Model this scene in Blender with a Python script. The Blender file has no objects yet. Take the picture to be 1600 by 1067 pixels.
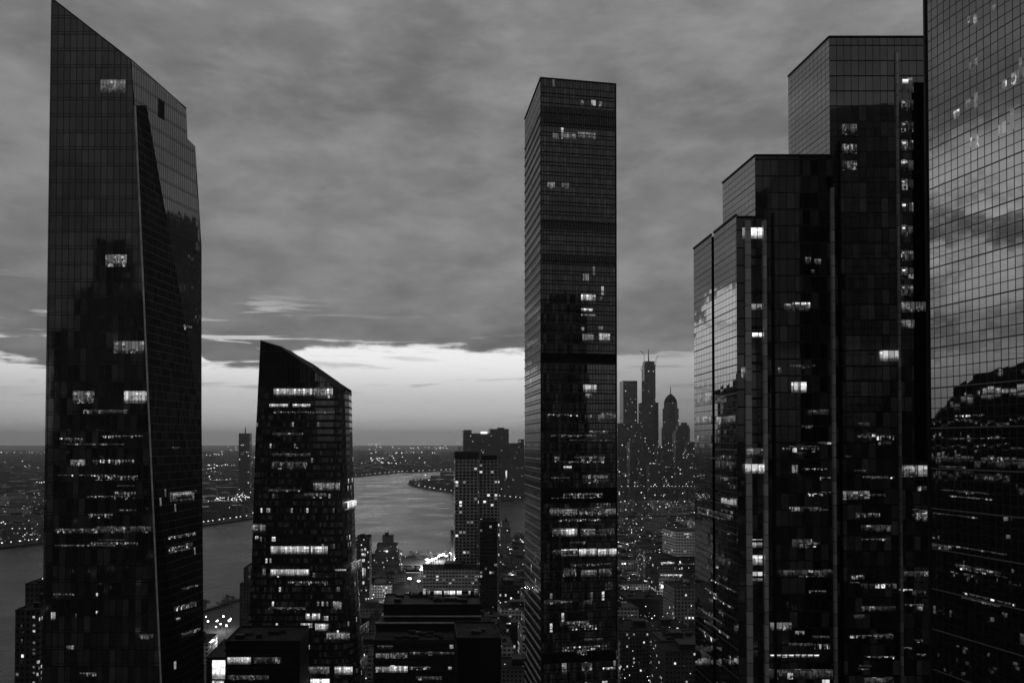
import bpy, math, random
from mathutils import Vector
R = math.radians
random.seed(7)
sc = bpy.context.scene
col = sc.collection

# ------------------------------------------------------------------ camera
CAMZ = 200.0
F = 1200.0                      # focal length in pixels of the 1600 px wide photograph
PITCH = R(1.0)
CY = 692.0 - F * math.tan(PITCH)
cam_d = bpy.data.cameras.new('camera')
cam = bpy.data.objects.new('camera', cam_d)
col.objects.link(cam)
cam.location = (0, 0, CAMZ)
cam.rotation_euler = (R(90) + PITCH, 0, 0)
cam_d.sensor_width = 36
cam_d.lens = 36 * F / 1600
cam_d.shift_y = (CY - 533.5) / 1600
cam_d.clip_start = 1
cam_d.clip_end = 120000
sc.camera = cam

# ------------------------------------------------------------------ view
sc.view_settings.view_transform = 'Standard'
sc.view_settings.look = 'None'
sc.view_settings.gamma = 1
sc.view_settings.exposure = 0.0
try: sc.view_settings.use_curve_mapping = False
except Exception: pass
sc.cycles.use_denoising = True
sc.cycles.max_bounces = 6
sc.cycles.glossy_bounces = 3
sc.cycles.diffuse_bounces = 2
sc.cycles.volume_bounces = 0
sc.cycles.sample_clamp_indirect = 2.0

# ------------------------------------------------------------------ node helper
class NT:
    def __init__(s, tree):
        s.t = tree; s.n = tree.nodes; s.l = tree.links
    def node(s, typ, **kw):
        nd = s.n.new(typ)
        for k, v in kw.items(): setattr(nd, k, v)
        return nd
    def put(s, sock, v):
        if isinstance(v, bpy.types.NodeSocket): s.l.new(v, sock)
        elif v is not None: sock.default_value = v
    def m(s, op, a, b=None, c=None, clamp=False):
        nd = s.node('ShaderNodeMath', operation=op, use_clamp=clamp)
        s.put(nd.inputs[0], a); s.put(nd.inputs[1], b); s.put(nd.inputs[2], c)
        return nd.outputs[0]
    def v(s, op, a, b=None, scale=None):
        nd = s.node('ShaderNodeVectorMath', operation=op)
        s.put(nd.inputs[0], a); s.put(nd.inputs[1], b)
        if scale is not None: s.put(nd.inputs['Scale'], scale)
        return nd.outputs[1] if op in ('LENGTH', 'DOT_PRODUCT') else nd.outputs[0]
    def xyz(s, x, y, z):
        nd = s.node('ShaderNodeCombineXYZ')
        for i, q in enumerate((x, y, z)): s.put(nd.inputs[i], q)
        return nd.outputs[0]
    def sep(s, v):
        nd = s.node('ShaderNodeSeparateXYZ'); s.put(nd.inputs[0], v)
        return nd.outputs
    def white(s, v):
        nd = s.node('ShaderNodeTexWhiteNoise', noise_dimensions='3D'); s.put(nd.inputs['Vector'], v)
        return nd.outputs['Value'], nd.outputs['Color']
    def noise(s, v, scale=1, detail=4, rough=0.5, dist=0):
        nd = s.node('ShaderNodeTexNoise'); s.put(nd.inputs['Vector'], v)
        s.put(nd.inputs['Scale'], scale); s.put(nd.inputs['Detail'], detail)
        s.put(nd.inputs['Roughness'], rough); s.put(nd.inputs['Distortion'], dist)
        return nd.outputs[0]
    def ss(s, x, lo, hi, a=0.0, b=1.0):
        nd = s.node('ShaderNodeMapRange', interpolation_type='SMOOTHSTEP')
        for i, q in enumerate((x, lo, hi, a, b)): s.put(nd.inputs[i], q)
        return nd.outputs[0]
    def mix(s, f, a, b):                      # scalar mix
        return s.m('ADD', s.m('MULTIPLY', a, s.m('SUBTRACT', 1.0, f)), s.m('MULTIPLY', b, f))
    def grey(s, x):
        nd = s.node('ShaderNodeCombineColor')
        for i in range(3): s.put(nd.inputs[i], x)
        return nd.outputs[0]

# ------------------------------------------------------------------ world: low dusk sky under a cloud deck
SUN_EL, SUN_AZ = R(4.0), R(-10)               # azimuth from +Y towards +X
world = bpy.data.worlds.new('World'); sc.world = world
world.use_nodes = True
w = NT(world.node_tree); w.n.clear()
tc = w.node('ShaderNodeTexCoord').outputs['Generated']
dx, dy, dz = w.sep(tc)
hor = w.m('SQRT', w.m('ADD', w.m('MULTIPLY', dx, dx), w.m('MULTIPLY', dy, dy)))
t = w.m('DIVIDE', dz, w.m('MAXIMUM', hor, 0.001))      # tangent of the elevation
tp = w.m('MAXIMUM', t, 0.0)
az = w.m('ARCTAN2', dx, dy)
sky = w.node('ShaderNodeTexSky', sky_type='NISHITA')
sky.sun_disc = False; sky.sun_elevation = SUN_EL; sky.sun_rotation = SUN_AZ
bw = w.node('ShaderNodeRGBToBW'); w.l.new(sky.outputs[0], bw.inputs[0])
nish = w.m('MULTIPLY', bw.outputs[0], 0.9)
# clear strip near the horizon
prof = w.ss(tp, 0.0, 0.05, 2.6, 3.5)
prof = w.m('ADD', prof, w.ss(tp, 0.045, 0.115, 0.0, 2.1))
front = w.ss(w.m('ABSOLUTE', w.m('SUBTRACT', az, -0.06)), 0.15, 1.25, 1.0, 0.62)
front = w.m('MULTIPLY', front, w.ss(az, 0.03, 0.14, 1.0, 0.52))
clear = w.m('MULTIPLY', w.m('MULTIPLY', prof, front), w.m('MINIMUM', w.m('MAXIMUM', nish, 0.85), 1.15))
# cloud layers projected on a high plane so that they flatten towards the horizon
k = w.m('DIVIDE', 1.0, w.m('ADD', w.m('MAXIMUM', dz, 0.0), 0.10))
k = w.m('DIVIDE', 1.0, w.m('ADD', w.m('MAXIMUM', dz, 0.0), 0.24))
cx = w.m('MULTIPLY', dx, k); cyv = w.m('MULTIPLY', dy, k)
cp = w.xyz(cx, w.m('MULTIPLY', cyv, 1.25), 0.0)
n1 = w.noise(w.xyz(w.m('MULTIPLY', az, 3.2), w.m('MULTIPLY', tp, 6.0), 5.0), 1.0, 5, 0.55, 0.1)
n2 = w.noise(w.v('ADD', cp, (7.3, 2.1, 0.5)), 6.5, 5, 0.55, 0.2)
n3 = w.noise(w.xyz(w.m('MULTIPLY', az, 7.0), w.m('MULTIPLY', tp, 15.0), 2.0), 1.3, 8, 0.62, 0.1)
n4 = w.noise(w.xyz(w.m('MULTIPLY', az, 5.0), w.m('MULTIPLY', tp, 60.0), 9.0), 1.1, 5, 0.6, 0.5)
deck = w.m('ADD', w.ss(n1, 0.3, 0.7, 0.80, 1.12), w.ss(n2, 0.3, 0.72, -0.07, 0.11))
deck = w.m('ADD', deck, w.ss(n3, 0.35, 0.72, -0.12, 0.22))
deck = w.m('MULTIPLY', deck, w.ss(tp, 0.11, 0.5, 0.92, 1.04))
deck = w.m('MULTIPLY', deck, w.ss(w.m('ABSOLUTE', az), 0.7, 2.6, 1.0, 0.62))
# brighter thin cloud far to the left
lb = w.m('MULTIPLY', w.ss(w.m('ABSOLUTE', w.m('ADD', az, 1.05)), 0.0, 0.42, 1.0, 0.0),
         w.m('MULTIPLY', w.ss(tp, 0.10, 0.22, 0.3, 1.0), w.ss(tp, 0.26, 0.42, 1.0, 0.0)))
deck = w.m('ADD', deck, w.m('MULTIPLY', lb, w.ss(n3, 0.35, 0.62, 0.2, 3.6)))
edge = w.m('ADD', w.ss(az, -0.33, -0.24, 0.092, 0.121), 0.0)
edge = w.m('ADD', edge, w.ss(az, 0.0, 0.15, 0.0, -0.012))
edge = w.m('ADD', edge, w.ss(w.m('ABSOLUTE', w.m('ADD', az, 0.455)), 0.03, 0.085, 0.095, 0.0))
edge = w.m('ADD', edge, w.m('MULTIPLY', w.m('ADD', w.m('SUBTRACT', n3, 0.5), w.m('MULTIPLY', w.m('SUBTRACT', n4, 0.5), 1.1)), 0.036))
cover = w.ss(w.m('SUBTRACT', t, edge), -0.003, 0.005)
# ragged breaks in the deck just above its edge, mostly towards the left
brk = w.m('MULTIPLY', w.ss(n4, 0.55, 0.66), w.m('MULTIPLY', w.ss(tp, 0.20, 0.13), w.ss(az, -0.2, -0.3, 0.12, 0.75)))
cover = w.m('MULTIPLY', cover, w.m('SUBTRACT', 1.0, brk))
wisp = w.m('MULTIPLY', w.ss(n4, 0.54, 0.68), w.ss(tp, 0.03, 0.07, 0.15, 0.6))
cover = w.m('MAXIMUM', cover, w.m('MULTIPLY', wisp, 0.8))
lum = w.mix(cover, clear, w.m('MULTIPLY', deck, 1.48))
lum = w.m('MULTIPLY', lum, w.ss(t, -0.02, 0.0, 0.3, 1.0))
bg = w.node('ShaderNodeBackground'); bg.inputs['Strength'].default_value = 0.15
w.l.new(w.grey(lum), bg.inputs['Color'])
w.l.new(bg.outputs[0], w.node('ShaderNodeOutputWorld').inputs['Surface'])
world.cycles.sampling_method = 'MANUAL'; world.cycles.sample_map_resolution = 1024

sd = bpy.data.lights.new('sun', 'SUN'); sd.energy = 0.04; sd.angle = R(12)
so = bpy.data.objects.new('sun', sd); col.objects.link(so)
sdir = Vector((math.sin(SUN_AZ) * math.cos(SUN_EL), math.cos(SUN_AZ) * math.cos(SUN_EL), math.sin(SUN_EL)))
so.rotation_euler = (-sdir).to_track_quat('-Z', 'Y').to_euler()
so.location = (0, 0, 600)

# ------------------------------------------------------------------ materials
def new_mat(name):
    m = bpy.data.materials.new(name); m.use_nodes = True
    n = NT(m.node_tree); n.n.clear()
    out = n.node('ShaderNodeOutputMaterial')
    b = n.node('ShaderNodeBsdfPrincipled'); n.l.new(b.outputs[0], out.inputs[0])
    m.cycles.emission_sampling = 'NONE'
    return m, n, b

def facade(name, bay=2.9, flo=3.8, mu=0.05, v0=0.05, v1=0.95, wall=0.03, wrough=0.5, glass=0.012, ior=2.0,
           tilt=0.006, warp=0.003, lit=0.02, lits=0.9, litz=None, rowpow=3.0, major=0, majw=0.12, majc=0.12, rough=0.03,
           dim=0.0, ceil=0.5, clus=1.0, sub=0.0, subw=0.02, subc=None):
    m, n, b = new_mat(name)
    uv = n.node('ShaderNodeUVMap').outputs[0]
    u, v, _ = n.sep(uv)
    rnd = n.m('MULTIPLY', n.node('ShaderNodeObjectInfo').outputs['Random'], 91.0)
    U = n.m('DIVIDE', u, bay); V = n.m('DIVIDE', v, flo)
    fu = n.m('FRACT', U); fv = n.m('FRACT', V)
    cu = n.m('FLOOR', U); cv = n.m('FLOOR', V)
    au = n.m('ABSOLUTE', n.m('SUBTRACT', fu, 0.5))
    win = n.m('MULTIPLY', n.m('LESS_THAN', au, 0.5 - mu),
              n.m('MULTIPLY', n.m('GREATER_THAN', fv, v0), n.m('LESS_THAN', fv, v1)))
    if sub: win = n.m('MULTIPLY', win, n.m('GREATER_THAN', n.m('ABSOLUTE', n.m('SUBTRACT', fv, sub)), subw))
    cell = n.xyz(n.m('ADD', cu, 0.5), n.m('ADD', cv, 0.5), rnd)
    r1, rc = n.white(cell)
    row, _ = n.white(n.xyz(0.5, n.m('ADD', cv, 0.5), n.m('ADD', rnd, 31.0)))
    # neighbouring panes are lit together: slow noise along a floor
    cl = n.noise(n.xyz(n.m('MULTIPLY', cu, 0.35), n.m('MULTIPLY', cv, 1.7), rnd), 1.0, 1, 0.5)
    p = n.m('MULTIPLY', n.m('MULTIPLY', n.m('POWER', row, rowpow), rowpow + 1.0),
            n.mix(clus, 1.0, n.ss(cl, 0.45, 0.7, 0.1, 3.0)))
    p = n.m('MULTIPLY', p, lit)
    if litz: p = n.m('MULTIPLY', p, n.ss(v, litz[0], litz[1], 1.0, litz[2]))
    on = n.m('LESS_THAN', r1, p)
    r, g, bb = n.sep(rc)
    inner = n.noise(n.xyz(n.m('MULTIPLY', u, 1.7), n.m('MULTIPLY', v, 0.9), rnd), 1.0, 3, 0.6)
    glow = n.m('ADD', n.ss(inner, 0.35, 0.65, 0.15, 0.9), n.m('MULTIPLY', n.ss(fv, 0.6, 0.9), ceil))
    glow = n.m('MULTIPLY', glow, n.m('ADD', n.m('MULTIPLY', n.m('POWER', g, 2.0), 1.3), 0.12))
    em = n.m('MULTIPLY', n.m('MULTIPLY', on, glow), lits)
    if dim: em = n.m('ADD', em, n.m('MULTIPLY', n.m('MULTIPLY', n.m('POWER', bb, 3.0), inner), dim))
    em = n.m('MULTIPLY', em, win)
    wn = n.noise(uv, 0.13, 5, 0.65)
    wc = n.m('MULTIPLY', n.ss(wn, 0.25, 0.75, 0.7, 1.25), wall)
    wc = n.m('MULTIPLY', wc, n.m('ADD', 0.8, n.m('MULTIPLY', row, 0.4)))
    if major:
        fm = n.m('FRACT', n.m('ADD', n.m('DIVIDE', V, float(major)), 0.0001))
        mj = n.m('LESS_THAN', fm, majw / major)
        wc = n.mix(mj, wc, majc)
        win = n.m('MULTIPLY', win, n.m('SUBTRACT', 1.0, mj))
    gc = n.m('MULTIPLY', glass, n.m('ADD', 0.6, n.m('MULTIPLY', r, 0.8)))
    n.l.new(n.grey(n.mix(win, wc, gc)), b.inputs['Base Color'])
    n.put(b.inputs['Roughness'], n.mix(win, wrough, n.m('ADD', rough, n.m('MULTIPLY', bb, rough))))
    n.put(b.inputs['IOR'], n.mix(win, 1.45, n.m('MULTIPLY', n.m('ADD', 0.97, n.m('MULTIPLY', g, 0.06)), ior)))
    geo = n.node('ShaderNodeNewGeometry')
    jit = n.v('SCALE', n.v('SUBTRACT', rc, (0.5, 0.5, 0.5)), scale=tilt * 2)
    slow = n.node('ShaderNodeTexNoise'); n.put(slow.inputs['Vector'], uv); slow.inputs['Scale'].default_value = 0.35
    slow.inputs['Detail'].default_value = 2
    jit = n.v('ADD', jit, n.v('SCALE', n.v('SUBTRACT', slow.outputs['Color'], (0.5, 0.5, 0.5)), scale=warp * 2))
    nn = n.v('NORMALIZE', n.v('ADD', geo.outputs['Normal'], n.v('SCALE', jit, scale=win)))
    n.l.new(nn, b.inputs['Normal'])
    n.put(b.inputs['Emission Color'], (1, 1, 1, 1)); n.put(b.inputs['Emission Strength'], em)
    return m

def plain(name, c, rough=0.6, ns=0.2, amp=0.35, ior=1.22, metal=0.0):
    m, n, b = new_mat(name)
    co = n.node('ShaderNodeTexCoord').outputs['Object']
    x = n.noise(co, ns, 5, 0.6)
    n.l.new(n.grey(n.m('MULTIPLY', n.ss(x, 0.25, 0.75, 1 - amp, 1 + amp), c)), b.inputs['Base Color'])
    b.inputs['Roughness'].default_value = rough; b.inputs['IOR'].default_value = ior; b.inputs['Metallic'].default_value = metal
    return m

def glow(name, s, var=0.6, bay=1.5, ceil=False, mull=0.12, ns=1.3, dots=0.0, cell=1.3, gior=1.8):
    """A lit room seen through panes: posts, blinds, furniture against light, brighter ceiling fittings."""
    m, n, b = new_mat(name)
    uv = n.node('ShaderNodeUVMap').outputs[0]; u, v, _ = n.sep(uv)
    rnd = n.m('MULTIPLY', n.node('ShaderNodeObjectInfo').outputs['Random'], 57.0)
    uu = n.m('ADD', n.m('DIVIDE', u, bay), rnd)
    fu = n.m('FRACT', uu)
    r1, _ = n.white(n.xyz(n.m('FLOOR', uu), 0.5, rnd))
    post = n.m('GREATER_THAN', n.m('ABSOLUTE', n.m('SUBTRACT', fu, 0.5)), 0.5 - mull / 2)
    gen = n.sep(n.node('ShaderNodeTexCoord').outputs['Generated'])
    hz = gen[2]
    nz = n.noise(n.xyz(n.m('MULTIPLY', u, ns), n.m('MULTIPLY', v, ns * 0.6), rnd), 1.0, 4, 0.65)
    r2, rc2 = n.white(n.xyz(n.m('FLOOR', uu), 3.5, rnd)); _, r3, r4 = n.sep(rc2)
    if ceil:
        e = n.m('MULTIPLY', n.ss(hz, 0.45, 0.75, 0.04, 1.3), n.m('MULTIPLY', n.ss(nz, 0.4, 0.6, 1 - var, 1.0), n.m('ADD', .25, r1)))
    else:
        blind = n.m('GREATER_THAN', hz, n.m('SUBTRACT', 1.0, n.m('MULTIPLY', n.m('MULTIPLY', r3, r3), 0.9)))
        fit = n.m('MULTIPLY', n.ss(hz, 0.66, 0.74), n.m('MULTIPLY', n.ss(hz, 0.90, 0.84), n.m('ADD', 0.25, r4)))
        room = n.m('ADD', n.m('MULTIPLY', n.ss(nz, 0.35, 0.65, 1 - var, 1.0), n.ss(hz, 0.12, 0.42, 0.12, 0.62)), n.m('MULTIPLY', fit, 0.9))
        e = n.m('MULTIPLY', n.mix(blind, room, 0.5), n.m('ADD', 0.25, n.m('MULTIPLY', r1, 0.95)))
    if dots:
        d1, _ = n.white(n.xyz(n.m('FLOOR', n.m('DIVIDE', n.m('ADD', u, rnd), cell)), n.m('FLOOR', n.m('DIVIDE', v, cell * 1.4)), rnd))
        e = n.m('ADD', n.m('MULTIPLY', e, 1 - dots * .8), n.m('MULTIPLY', n.m('MULTIPLY', n.m('POWER', d1, 9.0), 4.0 * dots), n.ss(nz, 0.44, 0.56)))
    e = n.m('MULTIPLY', e, n.m('SUBTRACT', 1.0, n.m('MULTIPLY', post, 0.93)))
    b.inputs['Base Color'].default_value = (.01, .01, .01, 1); b.inputs['Roughness'].default_value = 0.03; b.inputs['IOR'].default_value = gior
    b.inputs['Emission Color'].default_value = (1, 1, 1, 1)
    n.put(b.inputs['Emission Strength'], n.m('MULTIPLY', e, s))
    return m

M = {}
M['a_front'] = facade('tall_tower_glass', 2.9, 7.6, 0.06, 0.035, 0.985, wall=0.005, glass=0.010, ior=1.85, tilt=0.002, lit=0.004, lits=0.35, litz=(170, 230, 0.05), sub=0.17, subw=0.02, dim=0.010)
M['a_side'] = facade('tall_tower_side_glass', 1.6, 7.6, 0.10, 0.03, 0.985, wall=0.008, glass=0.010, ior=3.3, tilt=0.005, lit=0.004, lits=0.35, litz=(150, 200, 0.0), sub=0.12, subw=0.018)
M['louvre'] = facade('louvred_floor', 1.2, 30.0, 0.22, 0.0, 1.0, wall=0.010, glass=0.006, ior=1.65, tilt=0.004, lit=0.0)
M['a_low'] = facade('tall_tower_dark_reflection_glass', 1.6, 3.8, 0.06, 0.05, 0.96, wall=0.006, glass=0.003, ior=1.06, tilt=0.003, rough=0.1, lit=0.006, lits=0.4, rowpow=3, litz=(150,220,0.0))  # dark reflections are put into this glass by low colour and shine
M['a_dark'] = plain('dark_louvre', 0.004, 0.7, ior=1.15)
M['b_face'] = facade('wedge_tower_glass', 1.6, 4.65, 0.07, 0.30, 0.92, wall=0.008, glass=0.012, ior=1.7, tilt=0.0035, lit=0.05, lits=0.8, litz=(170, 230, 0.15), dim=0.02, rowpow=2.5)
M['b_crown'] = facade('wedge_tower_crown', 1.9, 10.0, 0.10, 0.02, 0.98, wall=0.004, glass=0.010, ior=1.7, tilt=0.02, lit=0.0)
M['c_front'] = facade('slab_tower_glass', 1.5, 5.0, 0.09, 0.10, 0.96, wall=0.022, glass=0.014, ior=2.0, tilt=0.0035, lit=0.03, lits=0.7, litz=(120, 190, 0.12), dim=0.015, rowpow=3)
M['c_side'] = facade('slab_tower_side_glass', 1.6, 5.0, 0.10, 0.16, 0.98, wall=0.02, glass=0.008, ior=1.4, tilt=0.01, lit=0.004, lits=0.5)
M['e_side'] = facade('stepped_tower_side_glass', 2.0, 1.6, 0.035, 0.05, 0.95, wall=0.012, glass=0.010, ior=4.8, tilt=0.0045, warp=0.002, lit=0.012, lits=0.5, litz=(140, 190, 0.0), major=4, majw=0.14, majc=0.10, rough=0.015)
M['e_front'] = facade('stepped_tower_front_glass', 1.9, 4.0, 0.04, 0.06, 0.97, wall=0.012, glass=0.010, ior=1.75, tilt=0.0022, lit=0.003, lits=0.5, litz=(180, 230, 0.12), dim=0.008, rowpow=3)
M['e_upper'] = facade('stepped_tower_upper_glass', 1.9, 4.0, 0.04, 0.06, 0.97, wall=0.016, glass=0.014, ior=2.4, tilt=0.0022, lit=0.003, lits=0.5, litz=(180, 230, 0.08), dim=0.010, rowpow=3)
M['d_side'] = facade('near_tower_glass', 1.5, 1.95, 0.055, 0.04, 0.96, wall=0.006, glass=0.010, ior=3.3, tilt=0.0035, warp=0.0015, lit=0.010, lits=0.4, litz=(120, 190, 0.0), major=4, majw=0.10, majc=0.16, rough=0.012)
M['fin'] = plain('polished_metal_fin', 0.35, 0.22, 0.05, 0.25, metal=0.9)
M['ledge'] = plain('pale_metal_ledge', 0.55, 0.5)
M['black'] = plain('black_cladding', 0.004, 0.6, ior=1.2)
M['dark'] = plain('dark_metal', 0.02, 0.5)
M['roof'] = plain('roof_gravel', 0.035, 0.9, 0.15, 0.5)
M['roof_pale'] = plain('pale_roof_membrane', 0.085, 0.8, 0.1, 0.5)
M['wood'] = plain('tank_wood', 0.07, 0.8, 0.8)
M['white_grid'] = facade('white_concrete_grid', 4.4, 3.9, 0.16, 0.22, 0.84, wall=0.30, wrough=0.8, glass=0.01, ior=1.5, lit=0.10, lits=1.6, rowpow=0.6, clus=0.9, tilt=0.02)
M['white_band'] = facade('white_brick_office', 3.6, 3.8, 0.14, 0.30, 0.74, wall=0.6, wrough=0.8, glass=0.02, ior=1.5, lit=0.18, lits=1.3, rowpow=1, tilt=0.02)
M['brick'] = facade('brown_brick', 3.2, 3.3, 0.28, 0.28, 0.76, wall=0.17, wrough=0.85, ior=1.5, lit=0.07, lits=1.5, rowpow=1, clus=0.6, tilt=0.02)
M['brick2'] = facade('dark_brick', 2.8, 3.3, 0.26, 0.30, 0.78, wall=0.085, wrough=0.85, ior=1.5, lit=0.10, lits=1.5, rowpow=1, clus=0.6, tilt=0.02)
M['stone'] = facade('pale_stone', 3.4, 3.7, 0.25, 0.25, 0.8, wall=0.34, wrough=0.85, ior=1.5, lit=0.08, lits=1.5, rowpow=1, clus=0.6, tilt=0.02)
M['glassbox'] = facade('dark_glass_office', 2.2, 3.9, 0.06, 0.25, 0.95, wall=0.03, glass=0.01, ior=1.8, lit=0.07, lits=1.3, rowpow=2.5, tilt=0.02)
M['resid'] = facade('grey_apartment', 3.6, 3.1, 0.2, 0.2, 0.78, wall=0.16, wrough=0.8, ior=1.5, lit=0.10, lits=1.6, rowpow=0.5, clus=0.4, tilt=0.02)
M['far'] = facade('far_city_wall', 8.0, 7.0, 0.24, 0.25, 0.72, wall=0.08, wrough=0.85, ior=1.3, lit=0.03, lits=1.1, rowpow=0.6, clus=0.9, tilt=0.0)
M['downtown'] = facade('downtown_glass', 7.0, 7.0, 0.22, 0.2, 0.75, wall=0.045, wrough=0.35, glass=0.03, ior=1.8, lit=0.10, lits=1.3, rowpow=1.0, clus=1.0, litz=(150, 330, 0.3), tilt=0.01)
M['dark_office'] = facade('dark_office', 2.6, 4.2, 0.05, 0.35, 0.9, wall=0.008, glass=0.008, ior=1.5, lit=0.03, lits=0.7, rowpow=3, tilt=0.01)
M['lit'] = glow('lit_office', 1.3, 0.8)
M['lit_hot'] = glow('bright_lit_office', 2.6, 0.5)
M['lit_dim'] = glow('dim_lit_office', 0.38, 0.9, dots=0.25)
M['lit_faint'] = glow('faint_lit_office', 0.16, 0.95, dots=0.7)
M['lit_strip'] = glow('ceiling_light_row', 1.1, 0.5, ceil=True, mull=0.25, dots=0.3)
M['lit_strip_dim'] = glow('dim_ceiling_light_row', 0.33, 0.8, ceil=True, mull=0.3, dots=0.9, cell=1.1)
M['lit_speck'] = glow('small_lamp_row', 0.36, 0.9, dots=1.0, cell=0.9, mull=0.3)
M['d_lit'] = glow('lamps_behind_mirror_glass', 0.35, 0.9, dots=0.7, cell=0.8, gior=3.3, bay=1.5)
M['spot'] = glow('stair_light', 2.0, 0.2, bay=60, mull=0.0)
M['screen'] = glow('screen_light', 3.0, 0.7, bay=60, mull=0.0, ns=0.35)

def emat(name, s):
    m, n, b = new_mat(name)
    b.inputs['Base Color'].default_value = (.3, .3, .3, 1)
    b.inputs['Emission Color'].default_value = (1, 1, 1, 1); b.inputs['Emission Strength'].default_value = s
    return m
M['lamp'] = emat('lamp_light', 1.6)
M['flood'] = emat('flood_light', 8.0)

def leaf_mat():
    m, n, b = new_mat('foliage')
    co = n.node('ShaderNodeTexCoord').outputs['Object']
    n.l.new(n.grey(n.ss(n.noise(co, 0.8, 3), 0.3, 0.7, 0.03, 0.09)), b.inputs['Base Color'])
    b.inputs['Roughness'].default_value = 0.8
    return m
M['leaf'] = leaf_mat()
M['bark'] = plain('bark', 0.08, 0.9, 2)

# ------------------------------------------------------------------ geometry helpers
def ray(px, py):
    sx = (px - 800) / F; sy = (CY - py) / F
    return Vector((sx, math.cos(PITCH) - sy * math.sin(PITCH), math.sin(PITCH) + sy * math.cos(PITCH)))
O = Vector((0, 0, CAMZ))
def at(px, py, Y):
    d = ray(px, py); return O + d * (Y / d.y)
def gx(px, Y): return (px - 800) / F * Y               # plan x of a picture column at depth Y
def hz(py, Y): return at(800, py, Y).z                 # height of a picture row at depth Y
def ground(px, py):
    d = ray(px, py); return O + d * (-CAMZ / d.z)

def tag(o, label=None, cat=None, group=None, kind=None):
    if label: o['label'] = label
    if cat: o['category'] = cat
    if group: o['group'] = group
    if kind: o['kind'] = kind
    return o
def thing(name, label, cat, loc=(0, 0, 0), group=None, rz=0):
    o = bpy.data.objects.new(name, None); col.objects.link(o)
    o.location = loc; o.rotation_euler.z = rz; o.empty_display_size = 2
    return tag(o, label, cat, group)

class MB:
    """Collects faces with UVs in metres and links them as one mesh object."""
    def __init__(s): s.v = []; s.f = []; s.uv = []; s.mi = []
    def face(s, pts, uvs=None, mi=0):
        i = len(s.v); s.v += [tuple(p) for p in pts]; s.f.append(tuple(range(i, i + len(pts))))
        if uvs is None: uvs = [(p[0], p[1]) for p in pts]
        s.uv += uvs; s.mi.append(mi)
    def wall(s, a, b, z0a, z1a, z0b=None, z1b=None, mi=0, u0=0.0):
        """upright quad from plan point a to b (outside on the right of a->b)"""
        z0b = z0a if z0b is None else z0b; z1b = z1a if z1b is None else z1b
        L = math.hypot(b[0] - a[0], b[1] - a[1])
        s.face([(a[0], a[1], z0a), (b[0], b[1], z0b), (b[0], b[1], z1b), (a[0], a[1], z1a)],
               [(u0, z0a), (u0 + L, z0b), (u0 + L, z1b), (u0, z1a)], mi)
    def prism(s, pts, z0, z1, mi=0, top=True, bottom=False, mtop=None):
        n = len(pts)
        for i in range(n): s.wall(pts[i], pts[(i + 1) % n], z0, z1, mi=mi, u0=i * 40.0)
        if top: s.face([(p[0], p[1], z1) for p in pts], mi=mi if mtop is None else mtop)
        if bottom: s.face([(p[0], p[1], z0) for p in reversed(pts)], mi=mi)
    def box(s, x0, x1, y0, y1, z0, z1, mi=0, top=True, mtop=None, bottom=False):
        s.prism([(x0, y0), (x1, y0), (x1, y1), (x0, y1)], z0, z1, mi, top, bottom, mtop)
    def cyl(s, x, y, r, z0, z1, n=10, r1=None, cap=True):
        r1 = r if r1 is None else r1
        a = [(x + r * math.cos(2 * math.pi * i / n), y + r * math.sin(2 * math.pi * i / n)) for i in range(n)]
        b = [(x + r1 * math.cos(2 * math.pi * i / n), y + r1 * math.sin(2 * math.pi * i / n)) for i in range(n)]
        for i in range(n):
            j = (i + 1) % n
            s.face([(a[i][0], a[i][1], z0), (a[j][0], a[j][1], z0), (b[j][0], b[j][1], z1), (b[i][0], b[i][1], z1)])
        if cap: s.face([(p[0], p[1], z1) for p in b])
    def bar(s, p, q, w, h=None):
        p = Vector(p); q = Vector(q); h = h or w
        d = (q - p).normalized(); up = Vector((0, 0, 1)) if abs(d.z) < 0.95 else Vector((1, 0, 0))
        sd = d.cross(up).normalized() * w / 2; u = sd.cross(d).normalized() * h / 2
        A = [p - sd - u, p + sd - u, p + sd + u, p - sd + u]; B = [q - sd - u, q + sd - u, q + sd + u, q - sd + u]
        for i in range(4):
            j = (i + 1) % 4; s.face([A[i], A[j], B[j], B[i]][::-1])
        s.face(A); s.face(B[::-1])
    def build(s, name, mats, parent=None, label=None):
        if not isinstance(mats, (list, tuple)): mats = [mats]
        base = Vector((0, 0, 0))
        if parent is not None:
            q = parent
            while q is not None: base = base + q.location; q = q.parent
        me = bpy.data.meshes.new(name)
        me.from_pydata([tuple(Vector(p) - base) for p in s.v], [], s.f)
        for m_ in mats: me.materials.append(m_)
        ul = me.uv_layers.new(name='UVMap')
        for i, c in enumerate(s.uv): ul.data[i].uv = c
        for i, c in enumerate(s.mi): me.polygons[i].material_index = c
        o = bpy.data.objects.new(name, me); col.objects.link(o)
        if parent is not None: o.parent = parent
        if label: o['label'] = label
        return o

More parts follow.
